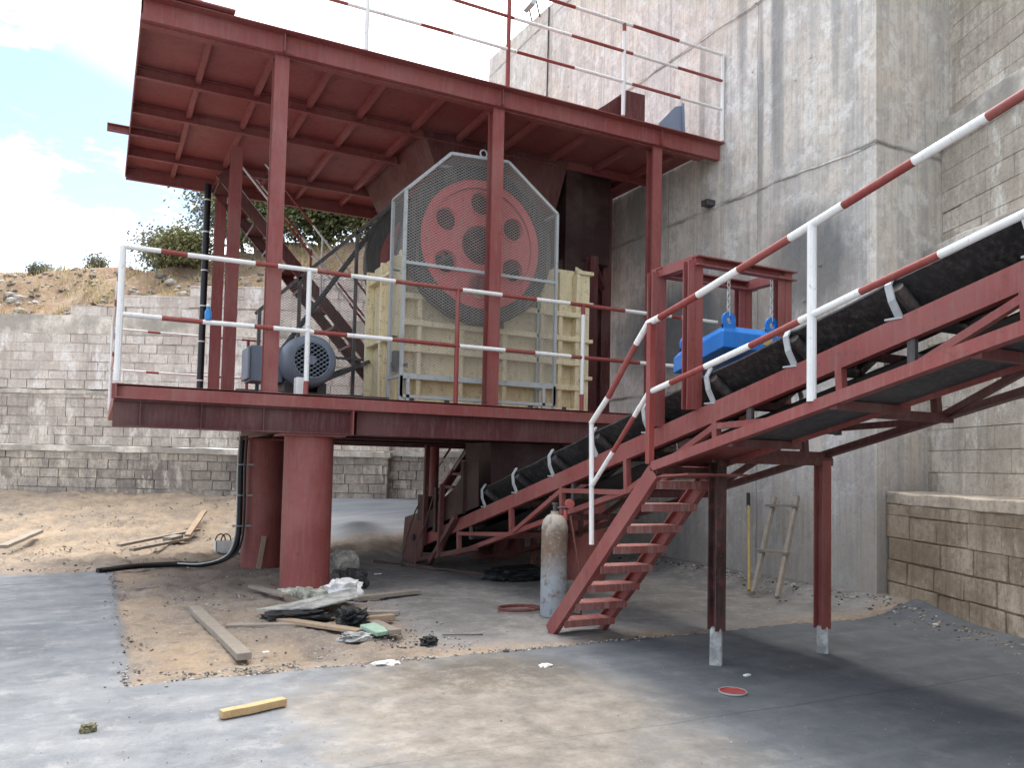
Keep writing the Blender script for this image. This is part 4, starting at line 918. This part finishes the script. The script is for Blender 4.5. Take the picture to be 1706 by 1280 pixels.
# ================================================================== gantry, magnet, chains
ga = thing('lifting_gantry', (4.6, 5.2, zt(5.2)), 'red angle steel gantry frame standing over the conveyor with the blue magnet', 'gantry')
for x in (XN, XF):
    for y in (4.97, 5.43):
        mb = MB(); mb.chan((x-.035, y, zt(y)), (x-.035, y, 3.03), .07, .07, .01, (0, 1, 0), flip=1); mb.bb((x-.035, y-.04, zt(y)), (x+.035, y-.033, 3.0)); build(mb, 'post', RED, ga)
for y in (4.97, 5.43):
    mb = MB(); mb.chan((XN-.05, y, 3.03), (XF+.06, y, 3.03), .08, .075, .01, flip=1); build(mb, 'top_beam', RED, ga)
for x in (XN, XF):
    mb = MB(); mb.bar((x, 4.93, 3.035), (x, 5.5, 3.035), .08, .08); build(mb, 'side_beam', RED, ga)
mg = thing('magnetic_separator', (4.7, 5.25, 2.3), 'bright blue suspended magnet block hanging on chains above the belt', 'magnet')
def mz(y): return 2.23+K*(5.53-y)
mb = MB(); X0, X1, Y0, Y1 = 4.36, 5.02, 4.93, 5.55
lo = [(X0, Y0), (X1, Y0), (X1, Y1), (X0, Y1)]; i_ = .06
hi = [(X0+i_, Y0+i_), (X1-i_, Y0+i_), (X1-i_, Y1-i_), (X0+i_, Y1-i_)]
v = [(x, y, mz(y)) for x, y in lo]+[(x, y, mz(y)+.13) for x, y in lo]+[(x, y, mz(y)+.2) for x, y in hi]
mb.add(v, [(3, 2, 1, 0)]+[(k, (k+1) % 4, 4+(k+1) % 4, 4+k) for k in range(4)]+[(4+k, 4+(k+1) % 4, 8+(k+1) % 4, 8+k) for k in range(4)]+[(8, 9, 10, 11)]); build(mb, 'body', BLUE, mg, bevel=.008)
lugs = [(X0+.1, Y0+.05), (X1-.1, Y0+.05), (X0+.1, Y1-.05), (X1-.1, Y1-.05)]
for x, y in lugs:
    mb = MB(); z = mz(y)+.19
    ring = [(.045*math.cos(k*math.pi/9), .045*math.sin(k*math.pi/9)+.05) for k in range(10)]
    outer = [(.065, 0)]+[(.065*math.cos(k*math.pi/12), .065*math.sin(k*math.pi/12)+.05) for k in range(13)]+[(-.065, 0)]
    inner = [(.03*math.cos(k*math.pi/8), .03*math.sin(k*math.pi/8)+.05) for k in range(16)]
    mb.lathe((x, y-.01, z+.05), (0, 1, 0), [(0, .028), (0, .068), (.02, .068), (.02, .028), (0, .028)], 20); mb.bb((x-.065, y-.009, z-.03), (x-.03, y+.009, z+.05)); mb.bb((x+.03, y-.009, z-.03), (x+.065, y+.009, z+.05)); mb.bb((x-.065, y-.0085, z-.03), (x+.065, y+.0085, z+.015))
    build(mb, 'lug', BLUE, mg)
    c = MB(); zz = z+.075; k = 0
    while zz < 3.0:
        a = Vector((1, 0, 0)) if k % 2 else Vector((0, 1, 0)); L_ = .03
        pts = [Vector((x, y, zz+L_))+a*(.013*math.cos(t*math.pi/5))+Vector((0, 0, (.028 if math.sin(t*math.pi/5) > 0 else -.028)*abs(math.sin(t*math.pi/5))**.6)) for t in range(11)]
        c.tube(pts, .0045, 5); zz += .046; k += 1
    build(c, 'chain', CHROME, mg)
mb = MB(); mb.ext([(4.78, Y0-.003, mz(Y0)+.05), (4.88, Y0-.003, mz(Y0)+.05), (4.88, Y0-.003, mz(Y0)+.11), (4.78, Y0-.003, mz(Y0)+.11)], (0, .002, 0)); build(mb, 'name_plate', simple('brass_plate', (.45, .35, .15), .5), mg)
# ================================================================== walkway and front stair
def zw(y): return 1.45+.2375*(4.69-y)
wk = thing('access_walkway', (3.75, 5.3, 0), 'red steel stair and sloping walkway with red and white handrail, beside the conveyor', 'walkway')
mb = MB()
for a, b, in (((3.5, 4.69), (3.5, -.6)), ((4.02, 4.69), (4.02, -.6))):
    mb.bar((a[0], a[1], zw(a[1])-.03), (b[0], b[1], zw(b[1])-.03), .012 if a[0] > 3.6 else .02, .065)
mb.bar((3.525, 4.69, zw(4.69)-.06), (3.525, -.6, zw(-.6)-.06), .05, .008)
build(mb, 'edge_angle', RED, wk)
mb = MB(); mb.bar((3.76, 4.69, zw(4.69)-.018), (3.76, 3.95, zw(3.95)-.018), .515, .008); build(mb, 'walkway_plate', RED, wk)
mb = MB(); mb.bar((3.76, 3.945, zw(3.945)-.03), (3.76, -.6, zw(-.6)-.03), .515, .008); build(mb, 'walkway_plate', DARKPLATE, wk)
for y in (4.66, 3.9, 3.1, 2.3, 1.5, .7):
    mb = MB(); mb.bar((3.51, y, zw(y)-.06), (4.1, y, zw(y)-.06), .05, .05); build(mb, 'cross_angle', SHADE_DRED, wk)
mb = MB(); mb.ext([(3.51, 4.72, 1.34), (4.04, 4.72, 1.34), (4.04, 4.3, 1.37), (3.51, 4.3, 1.37)], (0, 0, .012)); build(mb, 'landing_gusset', RED, wk)
TREAD = paint('dusty_tread_paint', (.28, .085, .075), dust=(.42, .36, .34), dustamt=.75)
st0, st1 = Vector((3.5, 6.09, 0)), Vector((3.5, 4.66, 1.39))
sd_ = (st1-st0)
for x, fl in ((3.49, -1), (4.03, 1)):
    mb = MB(); o = Vector((x-3.5, 0, 0)); mb.chan(st0+o, st1+o, .05, .125, .01, flip=fl); build(mb, 'stringer', RED, wk)
for k in range(8):
    f = (k+.72)/8.15; c = st0+sd_*f+Vector((.265, 0, .0)); mb = MB()
    mb.box(c, (.5, .19, .008)); mb.box(c+Vector((0, .095, -.024)), (.5, .008, .055)); mb.box(c+Vector((0, -.095, -.024)), (.5, .008, .055)); build(mb, 'tread', TREAD, wk)
wr = build((lambda m: (m.tube([(3.5, 3.24, zw(3.24)), (3.5, 3.24, 2.79)], .026, 10, 1), m)[1])(MB()), 'railing', [RED2, WHITE], wk)
T1 = [(4.75, 2.45), (4.61, 2.475), (4.2, 2.56), (3.82, 2.65), (3.4, 2.75), (3.03, 2.835), (2.6, 2.935), (2.23, 3.02), (1.8, 3.12), (1.3, 3.235), (.8, 3.35), (.2, 3.49)]
M1 = [(4.72, 1.95), (4.48, 2.0), (4.12, 2.075), (3.72, 2.165), (3.32, 2.255), (2.91, 2.345), (2.47, 2.445), (2.0, 2.55), (1.5, 2.665), (1.0, 2.78), (.2, 2.96)]
mb = MB(); rail_pts(mb, [(3.5, y, z) for y, z in T1], .024, 1); build(mb, 'rail', [RED2, WHITE], wr, smooth=True)
mb = MB(); rail_pts(mb, [(3.5, y, z) for y, z in M1], .02, 1); build(mb, 'rail', [RED2, WHITE], wr, smooth=True)
mb = MB(); rail_pts(mb, [(3.5, 4.75, 2.45), (3.5, 4.89, 2.32), (3.5, 5.25, 1.95), (3.5, 5.48, 1.76)], .022, 1); mb.tube([(3.5, 5.48, 1.77), (3.5, 5.45, .80)], .02, 10, 1); build(mb, 'rail', [RED2, WHITE], wr, smooth=True)
mb = MB(); rail_pts(mb, [(3.5, 4.73, 1.95), (3.5, 4.9, 1.79), (3.5, 5.17, 1.53), (3.5, 5.46, 1.26)], .018, 1); build(mb, 'rail', [RED2, WHITE], wr, smooth=True)
mb = MB(); mb.bar((3.5, 4.71, 1.44), (3.5, 4.71, 2.45), .045, .045, (0, 1, 0)); build(mb, 'post', [RED2, WHITE], wr)
mb = MB(); mb.tube([(3.5, 1.3, zw(1.3)), (3.5, 1.3, 3.22)], .026, 10, 1); build(mb, 'post', [RED2, WHITE], wr)
# ================================================================== small things
gc = thing('gas_cylinder', (3.9, 6.72, 0), 'rusty and grey steel gas cylinder standing behind the red stair', 'gas cylinder')
n = NT('rusty_cylinder_paint'); x, y, z = n.sep(); b = n.noise(9, 8, .7)
h_ = n.math('ADD', z, n.math('MULTIPLY', n.math('SUBTRACT', n.noise(4, 7, .7, n.map((1, 1, .5))), .5), .5))
col = n.mix(n.ramp(h_, [(.34, 0.), (.58, 1.)]), (.34, .37, .40), (.2, .14, .10)); col = n.mix(n.ramp(h_, [(.78, 0.), (.86, .8)]), col, (.42, .38, .33))
col = n.mix(n.ramp(b, [(.52, 0.), (.62, .7)]), col, (.16, .09, .055)); col = n.mix(n.ramp(n.noise(30, 5, .7), [(.55, 0.), (.68, .6)]), col, (.5, .48, .45))
CYL = n.fin(col, .7, 0, n.bump(b, .3, .006))
mb = MB(); mb.lathe((3.9, 6.72, 0), (0, 0, 1), [(0, .115), (.02, .125), (.84, .125), (.90, .112), (.945, .075), (.96, .04), (.985, .04)], 40); build(mb, 'body', CYL, gc, smooth=True)
mb = MB(); mb.lathe((3.9, 6.72, .985), (0, 0, 1), [(0, .022), (.06, .022), (.062, .03), (.08, .03)], 12); mb.tube([(3.9, 6.72, 1.02), (3.99, 6.66, 1.02)], .014, 8); build(mb, 'valve', DARKMET, gc)
mb = MB(); mb.lathe((4.0, 6.63, 1.06), (-.3, -1, 0), [(0, .045), (.03, .045), (.032, .035)], 20); mb.lathe((3.98, 6.66, 1.0), (0, 0, -1), [(0, .02), (.1, .02)], 10); build(mb, 'regulator', simple('regulator_red', (.4, .1, .09), .5), gc, smooth=True)
mb = MB(); mb.tube([(4.0, 6.6, .95), (4.02, 6.55, .7), (4.05, 6.5, .45), (4.08, 6.5, .2), (4.1, 6.55, .03)], .010, 6)
pts = [(3.72+.22*math.cos(a*.35+1), 7.05+.16*math.sin(a*.35+1), .02+.004*a*.2) for a in range(30)]; mb.tube([(4.1, 6.55, .03), (4.0, 6.85, .02)]+pts[:1], .01, 6); mb.tube(pts, .01, 6)
lone(mb, 'gas_hose', HOSE, (4.0, 6.7, 0), 'thin red rubber hose running from the cylinder regulator to a loop on the ground', 'hose')
# welding cables on the ground by the tail
mb = MB()
for j in range(3):
    pts = []
    for k in range(26):
        t = k/25; pts.append((3.55+1.0*t+.18*fb(t*3, j*5), 11.2-2.0*t+.25*fb(t*3, j*7+2), gz(3.6, 11)+.015+.01*j))
    mb.tube(pts, .009, 5)
mb.tube([(4.08, 10.5, 1.1), (4.05, 10.9, .75), (4.0, 11.1, .35), (3.9, 11.0, .03), (3.75, 10.6, .015)], .012, 6); mb.tube([(4.08, 10.3, 1.0), (4.05, 10.5, .6), (4.0, 10.7, .3), (3.95, 10.6, .02)], .01, 6)
lone(mb, 'welding_cable', simple('dusty_cable', (.12, .08, .065), .7), (4, 10.5, 0), 'tangled dusty welding cables lying on the ground by the conveyor tail', 'cable')
# pillar cable
cb = thing('power_cable', (1.7, 11.2, 0), 'thick black power cable coming down the back pillar and across the dirt to the left', 'power cable')
px_, py_ = 1.70, 11.12
pts = [(px_, py_, 1.72), (px_-.01, py_, 1.3), (px_, py_, .7), (px_-.02, py_, .35), (px_-.12, py_+.05, .14), (px_-.4, py_+.12, .05), (1.0, 11.35, .05), (.6, 11.3, .05), (.35, 11.15, .055), (.2, 10.95, .06), (.07, 10.85, .06)]
def smooth_pts(p, n=6):
    p = [Vector(q) for q in p]; out = []
    for i in range(len(p)-1):
        a, b, c, d = p[max(i-1, 0)], p[i], p[i+1], p[min(i+2, len(p)-1)]
        for k in range(n):
            t = k/n; out.append(.5*((2*b)+(c-a)*t+(2*a-5*b+4*c-d)*t*t+(3*b-a-3*c+d)*t**3))
    return out+[p[-1]]
sp_ = smooth_pts(pts); mb = MB(); mb.tube(sp_, .035, 10); mb.tube([p+Vector((.05, -.03, .01)) for p in sp_], .016, 6); build(mb, 'cable', CABLE, cb, smooth=True)
mb = MB(); mb.tube([p+Vector((-.045, -.03, .015)) for p in sp_[:-4]], .008, 6); build(mb, 'earth_wire', PLASTIC, cb)
mb = MB()
for z in (.55, .95, 1.35): mb.tube([(px_+.06*math.cos(a), py_+.06*math.sin(a), z) for a in [k*.7 for k in range(10)]], .008, 5); mb.bb((px_-.09, py_-.03, z-.012), (px_+.2, py_+.0, z+.012))
build(mb, 'clamp', GALV, cb)
def plank(name, a, b, w, h, mt, lab, cat='plank', group='loose planks on the ground', lift=0., sh=0.):
    a, b = Vector(a), Vector(b)
    for p in (a, b):
        if p.z == 0: p.z = gz(p.x, p.y)+h/2+.012+lift
    mb = MB(); d = (b-a); sx = d.cross(Vector((0, 0, 1))).normalized(); n_ = 5; vs = []; rnd = random.Random(lab)
    upv = sx.cross(d).normalized()
    for i in range(n_+1):
        t = i/n_; c = a+d*t+sx*rnd.uniform(-.006, .006); ww = w*(1-sh*abs(t-.5))*rnd.uniform(.95, 1.04)
        vs += [c-sx*ww/2-upv*h/2, c+sx*ww/2-upv*h/2, c+sx*ww/2+upv*h/2+sx*rnd.uniform(-.003, .003), c-sx*ww/2+upv*h/2]
    mb.add(vs, [(i*4+k, i*4+(k+1) % 4, i*4+4+(k+1) % 4, i*4+4+k) for i in range(n_) for k in range(4)]+[(0, 3, 2, 1), (n_*4, n_*4+1, n_*4+2, n_*4+3)])
    return lone(mb, name, mt, tuple((a+b)/2), lab, cat, group, bevel=.004)
plank('plank', (.86, 8.0, 0), (.98, 5.95, 0), .10, .05, WOODG, 'long weathered plank lying lengthways on the tan dirt, nearest the cement edge')
plank('plank', (1.02, 7.15, 0), (1.6, 7.0, 0), .09, .03, WOODG, 'short greyish slat left of the debris heap')
plank('plank', (1.35, 7.35, 0), (1.95, 6.45, 0), .10, .03, WOOD, 'pale plank slanting into the front of the debris heap', lift=.02)
plank('plank', (1.95, 7.1, 0), (2.45, 6.95, 0), .08, .04, WOODG, 'grey stick across the back of the debris heap', lift=.05)
plank('plank', (1.9, 6.75, 0), (2.35, 6.8, 0), .07, .05, WOOD, 'small pale stick on the right side of the debris heap', lift=.04)
plank('plank', (2.15, 6.75, 0), (2.2, 6.3, 0), .10, .04, WOODG, 'broken board end sticking right from the debris heap', lift=.02)
plank('wood_billet', (.64, 4.54, 0), (.99, 4.66, 0), .062, .042, WOODY, 'bright yellow pine billet alone on the cement slab in the foreground', 'wood block', None, lift=.035, sh=.35)
plank('plank', (.35, 13.5, 0), (1.55, 14.3, 0), .10, .04, WOODG, 'long dark plank half buried in the dirt at far left', lift=.06)
plank('plank', (.5, 12.9, 0), (1.35, 13.75, 0), .09, .04, WOODG, 'second long plank on the far dirt, in front of the half buried one', lift=.06)
plank('plank', (1.33, 13.8, .2), (1.73, 15.24, .50), .09, .04, WOOD, 'short plank propped up at a slant on the far dirt bank', lift=.0)
plank('plank', (1.02, 13.5, 0), (1.2, 13.7, 0), .16, .08, WOODG, 'stubby wood block beside the far planks', lift=.08)
plank('plank', (1.55, 9.1, 0), (1.75, 8.35, 0), .09, .03, DARKMET if False else WOODG, 'dark board leaning into the dirt at the foot of the front pillar', lift=.03)
plank('plank', (2.38, 8.05, 0), (3.15, 8.3, 0), .1, .04, WOODG, 'grey board lying beside the white sack', lift=.01)
plank('plank', (-.75, 14.9, 0), (-1.1, 13.3, 0), .12, .05, WOODG, 'plank lying on the dirt at the left edge of the yard', lift=.1)
# leaning boards by back pillar
mb = MB(); mb.bar((1.93, 10.95, 0), (2.0, 11.0, .42), .06, .02, (0, 1, 0)); lone(mb, 'stake', WOOD, (1.95, 10.97, 0), 'thin wooden stake leaning on the back pillar', 'stake')
mb = MB(); mb.bb((2.5, 11.2, 0), (3.1, 11.32, .11)); lone(mb, 'timber_block', WOODG, (2.8, 11.26, 0), 'short dark timber lying behind the front pillar', 'timber', bevel=.006)
# white sack, stone, tyre piece
def blob(c, d, seed, amp=.25, seg=24, sc=2.2, mb=None):
    mb = mb or MB(); bm = bmesh.new(); bmesh.ops.create_icosphere(bm, subdivisions=4 if seg > 12 else 2, radius=1)
    vs = []
    for v in bm.verts:
        k = 1+amp*fb(v.co.x*sc+seed, v.co.y*sc, v.co.z*sc)+.10*amp*fb(v.co.x*9+seed, v.co.y*9, v.co.z*9)
        q = v.co*k; q = Vector([math.copysign(abs(t)**.75, t) for t in q]); vs.append(Vector(c)+Vector((q.x*d[0], q.y*d[1], max(q.z*d[2], -d[2]*.8))))
    bm.verts.index_update(); mb.add(vs, [[v.index for v in f.verts] for f in bm.faces]); bm.free(); return mb
lone(blob((2.33, 8.3, .09), (.17, .14, .11), 4, .45), 'plastic_sack', PLASTIC, (2.33, 8.3, 0), 'crumpled white plastic sack at the foot of the front pillar', 'sack', smooth=True)
lone(blob((2.55, 9.15, .27), (.17, .14, .14), 9, .3), 'rock', STONE, (2.55, 9.15, 0), 'grey rock perched behind the white sack', 'rock')
lone(blob((2.62, 8.95, .1), (.15, .14, .12), 21, .3), 'rubber_scrap', RUBBER, (2.62, 8.95, 0), 'black rubber scrap under the grey rock', 'scrap', smooth=True)
# mortar lump round the pillar foot
mb = MB()
for k in range(22):
    a = -2.6+k*.12; r = .28+.05*random.random(); blob((2.05+r*math.cos(a), 8.87+r*math.sin(a), .02), (.07, .06, .05+.04*random.random()), k, .6, 8, 3, mb)
lone(mb, 'mortar_spill', plain_conc('pale_mortar', (.5, .5, .42), 8), (2.05, 8.6, 0), 'pale mortar spill ringing the foot of the front pillar', 'mortar')
# debris heap: sheet metal, black plastic, foam board
mb = MB(); P1 = [(1.33, 7.6, .06), (1.75, 7.95, .05), (2.35, 7.95, .16), (2.25, 7.55, .13), (1.75, 7.2, .11)]
mb.ext(P1, (0, 0, .012)); lone(mb, 'cement_sheet', plain_conc('dusty_sheet', (.4, .4, .37), 6), (1.8, 7.6, .05), 'bent dusty cement sheet lying on top of the debris heap', 'sheet')
lone(blob((1.62, 7.22, .04), (.26, .1, .06), 31, .8), 'black_plastic', BLACK, (1.62, 7.22, 0), 'black plastic crumpled under the cement sheet', 'plastic sheet')
lone(blob((1.98, 6.78, .07), (.12, .12, .09), 41, .9, sc=3), 'black_bag', BLACK, (1.98, 6.78, 0), 'small torn black bag in the middle of the debris heap', 'bag')
mb = MB(); mb.box((2.07, 6.42, .06), (.15, .22, .035), Matrix.Rotation(.4, 3, 'Z') @ Matrix.Rotation(.15, 3, 'X')); lone(mb, 'foam_board', GREENB, (2.07, 6.42, 0), 'pale green foam board piece at the front of the debris heap', 'foam board', bevel=.006)
lone(blob((1.86, 6.28, .04), (.12, .07, .035), 51, .7), 'mortar_lump', FOOTC, (1.86, 6.28, 0), 'pale broken mortar lump beside the green foam board', 'lump')
lone(blob((2.36, 5.98, .03), (.06, .05, .035), 61, .8), 'black_scrap', BLACK, (2.36, 5.98, 0), 'tiny black scrap on the floor right of the debris heap', 'scrap')
mb = MB(); mb.tube([(2.58, 6.24, .012), (2.9, 6.14, .012)], .006, 5); lone(mb, 'steel_rod', DARKMET, (2.7, 6.2, 0), 'thin short steel rod lying on the smooth floor', 'rod')
lone(blob((1.8, 5.36, .05), (.08, .04, .012), 71, .8), 'paper_scrap', PLASTIC, (1.8, 5.36, 0), 'white paper scrap on the cement edge in front of the debris heap', 'scrap')
lone(blob((2.79, 4.9, .048), (.04, .025, .01), 72, .8), 'paper_scrap', PLASTIC, (2.79, 4.9, 0), 'small white scrap on the slab left of the black leg', 'scrap')
lone(blob((.02, 4.61, .05), (.035, .03, .025), 73, .8), 'moss_clump', simple('dull_moss', (.13, .12, .07), .9), (.02, 4.61, 0), 'little olive clump on the slab at lower left', 'clump')
rnd = random.Random(19)
for k, (x, y, w, h, a, m_, lab) in enumerate(((1.15, 6.1, .05, .03, .3, PLASTIC, 'tiny pale chip on the dirt right of the long weathered plank'), (2.55, 7.3, .16, .05, 1.1, WOODG, 'small grey splinter on the smooth floor behind the debris heap'),
    (.55, 9.6, .3, .04, .5, WOOD, 'thin wood strip on the dirt between the cement edge and the power cable'), (3.9, 4.15, .05, .03, .2, PLASTIC, 'white speck of dried plaster on the dark slab behind the paint lid'), (3.2, 9.9, .09, .04, .2, PLASTIC, 'small white scrap on the shaded floor left of the conveyor tail'))):
    mb = MB(); mb.box((x, y, gz(x, y)+.052*(1 if y < 5.4 else .4)), (w, h, .012), Matrix.Rotation(a, 3, 'Z')); lone(mb, 'scrap', m_, (x, y, gz(x, y)), lab, 'scrap', bevel=.003)
# paint lid
ld = MB(); ld.lathe((3.54, 3.89, .042), (0, 0, 1), [(0, .078), (.012, .08), (.014, .072), (.008, .07), (.009, 0)], 36)
pl = lone(ld, 'can_lid', simple('red_wet_paint', (.3, .05, .045), .35), (3.54, 3.89, .04), 'round paint can lid full of red paint on the cement in front', 'lid', smooth=True)
mb = MB(); mb.lathe((3.54, 3.89, .041), (0, 0, 1), [(0, .081), (.006, .086), (.014, .085), (.012, .081), (0, .081)], 36); build(mb, 'rim', GALV, pl, origin=(3.54, 3.89, .04), smooth=True)
# white junction box by the far pillar
wb = thing('junction_box', (1.82, 12.84, .05), 'small open white metal box with wire loops behind the back pillar', 'box')
mb = MB(); 
for a, b in (((1.62, 12.7, .04), (1.98, 12.71, .2)), ((1.62, 12.95, .04), (1.98, 12.96, .2)), ((1.62, 12.7, .04), (1.63, 12.96, .2)), ((1.97, 12.7, .04), (1.98, 12.96, .2)), ((1.62, 12.7, .03), (1.98, 12.96, .045))): mb.bb(a, b)
build(mb, 'box', PLASTIC, wb)
mb = MB()
for x in (1.7, 1.78): mb.tube([(x+.07*math.cos(k*.35), 12.84, .2+.1*math.sin(k*.35)) for k in range(10)], .01, 6)
build(mb, 'wire_loop', CABLE, wb)
# sack in the dark, slab lump
lone(blob((4.75, 9.1, .05), (.4, .28, .1), 81, .4), 'dark_tarpaulin', BLACK, (4.55, 8.9, 0), 'dark tarpaulin heap in the shade under the conveyor', 'tarpaulin')
# ladder and pole against the wall
la = thing('ladder', (6.75, 6.75, .1), 'short rough wooden ladder leaning on the concrete wall', 'ladder')
B1, B2, T1_, T2_ = Vector((6.55, 6.88, .06)), Vector((6.55, 6.52, .06)), Vector((7.36, 7.38, 1.10)), Vector((7.36, 7.02, 1.12))
for a, b in ((B1, T1_), (B2, T2_)):
    mb = MB(); mb.bar(a, b, .05, .045, (0, 1, 0)); build(mb, 'stile', WOODG, la)
for f, n_ in ((.42, 'rung'), (.9, 'rung')):
    mb = MB(); mb.bar(B1.lerp(T1_, f)+Vector((-.03, .06, 0)), B2.lerp(T2_, f)+Vector((-.03, -.06, 0)), .06, .03); build(mb, n_, WOODG, la)
bp = thing('bamboo_pole', (6.62, 7.0, .06), 'yellow bamboo pole with a black wrapped tip leaning on the wall beside the ladder', 'pole')
A_, B_ = Vector((6.62, 7.02, .06)), Vector((7.35, 7.82, 1.12))
mb = MB(); mb.tube([A_.lerp(B_, k/8) for k in range(8)], [.022, .019, .021, .019, .021, .018, .02, .018], 8); build(mb, 'pole', BAMBOO, bp, smooth=True)
mb = MB(); mb.tube([A_.lerp(B_, .86), B_], .024, 8); build(mb, 'tip', BLACK, bp)
# floodlight on the wall top
fl = thing('floodlight', (7.45, 13.9, 10.3), 'small grey floodlight on the top edge of the concrete wall', 'floodlight')
mb = MB(); mb.box((7.3, 13.9, 10.62), (.1, .34, .28), Matrix.Rotation(.35, 3, 'Y')); build(mb, 'housing', GALV, fl, bevel=.01)
mb = MB(); mb.box((7.243, 13.9, 10.60), (.006, .28, .22), Matrix.Rotation(.35, 3, 'Y')); build(mb, 'lens', GLASS, fl)
mb = MB(); mb.bar((7.42, 13.75, 10.28), (7.33, 13.75, 10.6), .03, .02); mb.bar((7.42, 14.05, 10.28), (7.33, 14.05, 10.6), .03, .02); build(mb, 'bracket', DARKMET, fl)
mb = MB(); mb.tube([(7.43, 13.4, 10.3), (7.43, 13.42, 8.5), (7.42, 13.4, 5.9)], .012, 6); lone(mb, 'hanging_wire', CABLE, (7.43, 13.4, 5.9), 'thin dark wire hanging down the concrete wall below the floodlight', 'wire')
# orange rag
mb = MB(); mb.ext([(1.78, 9.6, 5.45), (1.83, 9.6, 5.34), (1.80, 9.6, 5.28), (1.75, 9.6, 5.33)], (.01, .012, 0)); mb.tube([(1.78, 9.6, 5.85), (1.78, 9.6, 5.44)], .003, 4)
lone(mb, 'orange_rag', ORANGE, (1.78, 9.6, 5.3), 'orange rag hanging on a string from the canopy roof', 'rag')
# wall pipe stub and bracket
mb = MB(); mb.bb((7.3, 8.6, 5.05), (7.46, 8.72, 5.13)); lone(mb, 'wall_bracket', DARKMET, (7.4, 8.6, 5.1), 'small dark steel bracket fixed to the concrete wall by the right column', 'bracket')
# gravel
gv = MB(); rnd = random.Random(11)
ico = bmesh.new(); bmesh.ops.create_icosphere(ico, subdivisions=1, radius=1); ico.verts.index_update(); IV = [v.co.copy() for v in ico.verts]; IF = [[v.index for v in f.verts] for f in ico.faces]; ico.free()
def stone(x, y, s):
    sl_ = slab(x, y); z = gz(x, y)+.04*sl_; k = Vector((rnd.uniform(.6, 1.2), rnd.uniform(.6, 1.2), rnd.uniform(.35, .8)))*s; a = rnd.uniform(0, 6.28); ca_, sa_ = math.cos(a), math.sin(a)
    gv.add([(x+(v.x*ca_-v.y*sa_)*k.x*rnd.uniform(.85, 1.1), y+(v.x*sa_+v.y*ca_)*k.y, z+v.z*k.z+.3*k.z) for v in IV], IF)
for k in range(3600): 
    x = rnd.uniform(.2, 4.6); q = .5+.9*max(0, fb(x*1.6, 3)); stone(x, 5.5+rnd.gauss(0, .075*q)+(.28*rnd.random()**2 if x < 1.3 else 0), rnd.uniform(.003, .013)*(1 if rnd.random() < .95 else 1.8))
for k in range(1300):
    x, y = rnd.uniform(.3, 2.8), rnd.uniform(5.5, 10.8)
    if fb(x*1.5, y*1.5, 2) > -.05: stone(x, y, rnd.uniform(.004, .014)*(1+(rnd.random() < .05)))
for k in range(500): stone(.27+rnd.gauss(0, .05), rnd.uniform(5.4, 11), rnd.uniform(.004, .013))
for k in range(1100):
    y = rnd.uniform(2.6, 12); xw = 7.3 if y > 6 else 6.5+(y-3.79)*.417
    stone(xw-abs(rnd.gauss(0, .2)), y, rnd.uniform(.005, .02)*(1 if rnd.random() < .93 else 1.8))
for k in range(1600): stone(rnd.uniform(-2.8, 3.2), rnd.uniform(11.3, 17), rnd.uniform(.006, .022))
for k in range(1500):
    x, y = rnd.uniform(-1.5, 6.5), rnd.uniform(2.4, 5.4)
    if fb(x*.9, y*.9, 4) > -.1: stone(x, y, rnd.uniform(.0015, .0045)*(1 if rnd.random() < .96 else 2.2))
for k in range(500): stone(rnd.uniform(2.4, 6.9), rnd.uniform(5.4, 10), rnd.uniform(.002, .007))
for k in range(1500):
    u, v = rnd.uniform(-15, -6), .75+abs(rnd.gauss(0, 1.6)); p = hpt(u, v); s_ = rnd.uniform(.02, .07)*(1 if rnd.random() < .93 else 2.2)
    if fb(u*.7, v*.7, 9) > -.2: gv.add([(p.x+w_.x*s_*1.2*rnd.uniform(.8, 1.2), p.y+w_.y*s_*rnd.uniform(.8, 1.2), p.z+w_.z*s_*.7) for w_ in IV], IF)
for k in range(300): stone(rnd.gauss(2.15, .25), rnd.gauss(6.3, .25), rnd.uniform(.004, .014))
n = NT('mixed_gravel'); r = n.t.nodes.new('ShaderNodeNewGeometry').outputs['Random Per Island']
GRV = n.fin(n.ramp(r, [(0., (.05, .05, .055)), (.35, (.14, .125, .11)), (.6, (.25, .21, .17)), (.85, (.33, .31, .29)), (1., (.5, .48, .45))]), .9)
lone(gv, 'gravel', GRV, (0, 0, 0), 'loose gravel and crumbs along the slab edges and wall foot', 'gravel'); bpy.data.objects['gravel']['kind'] = 'stuff'
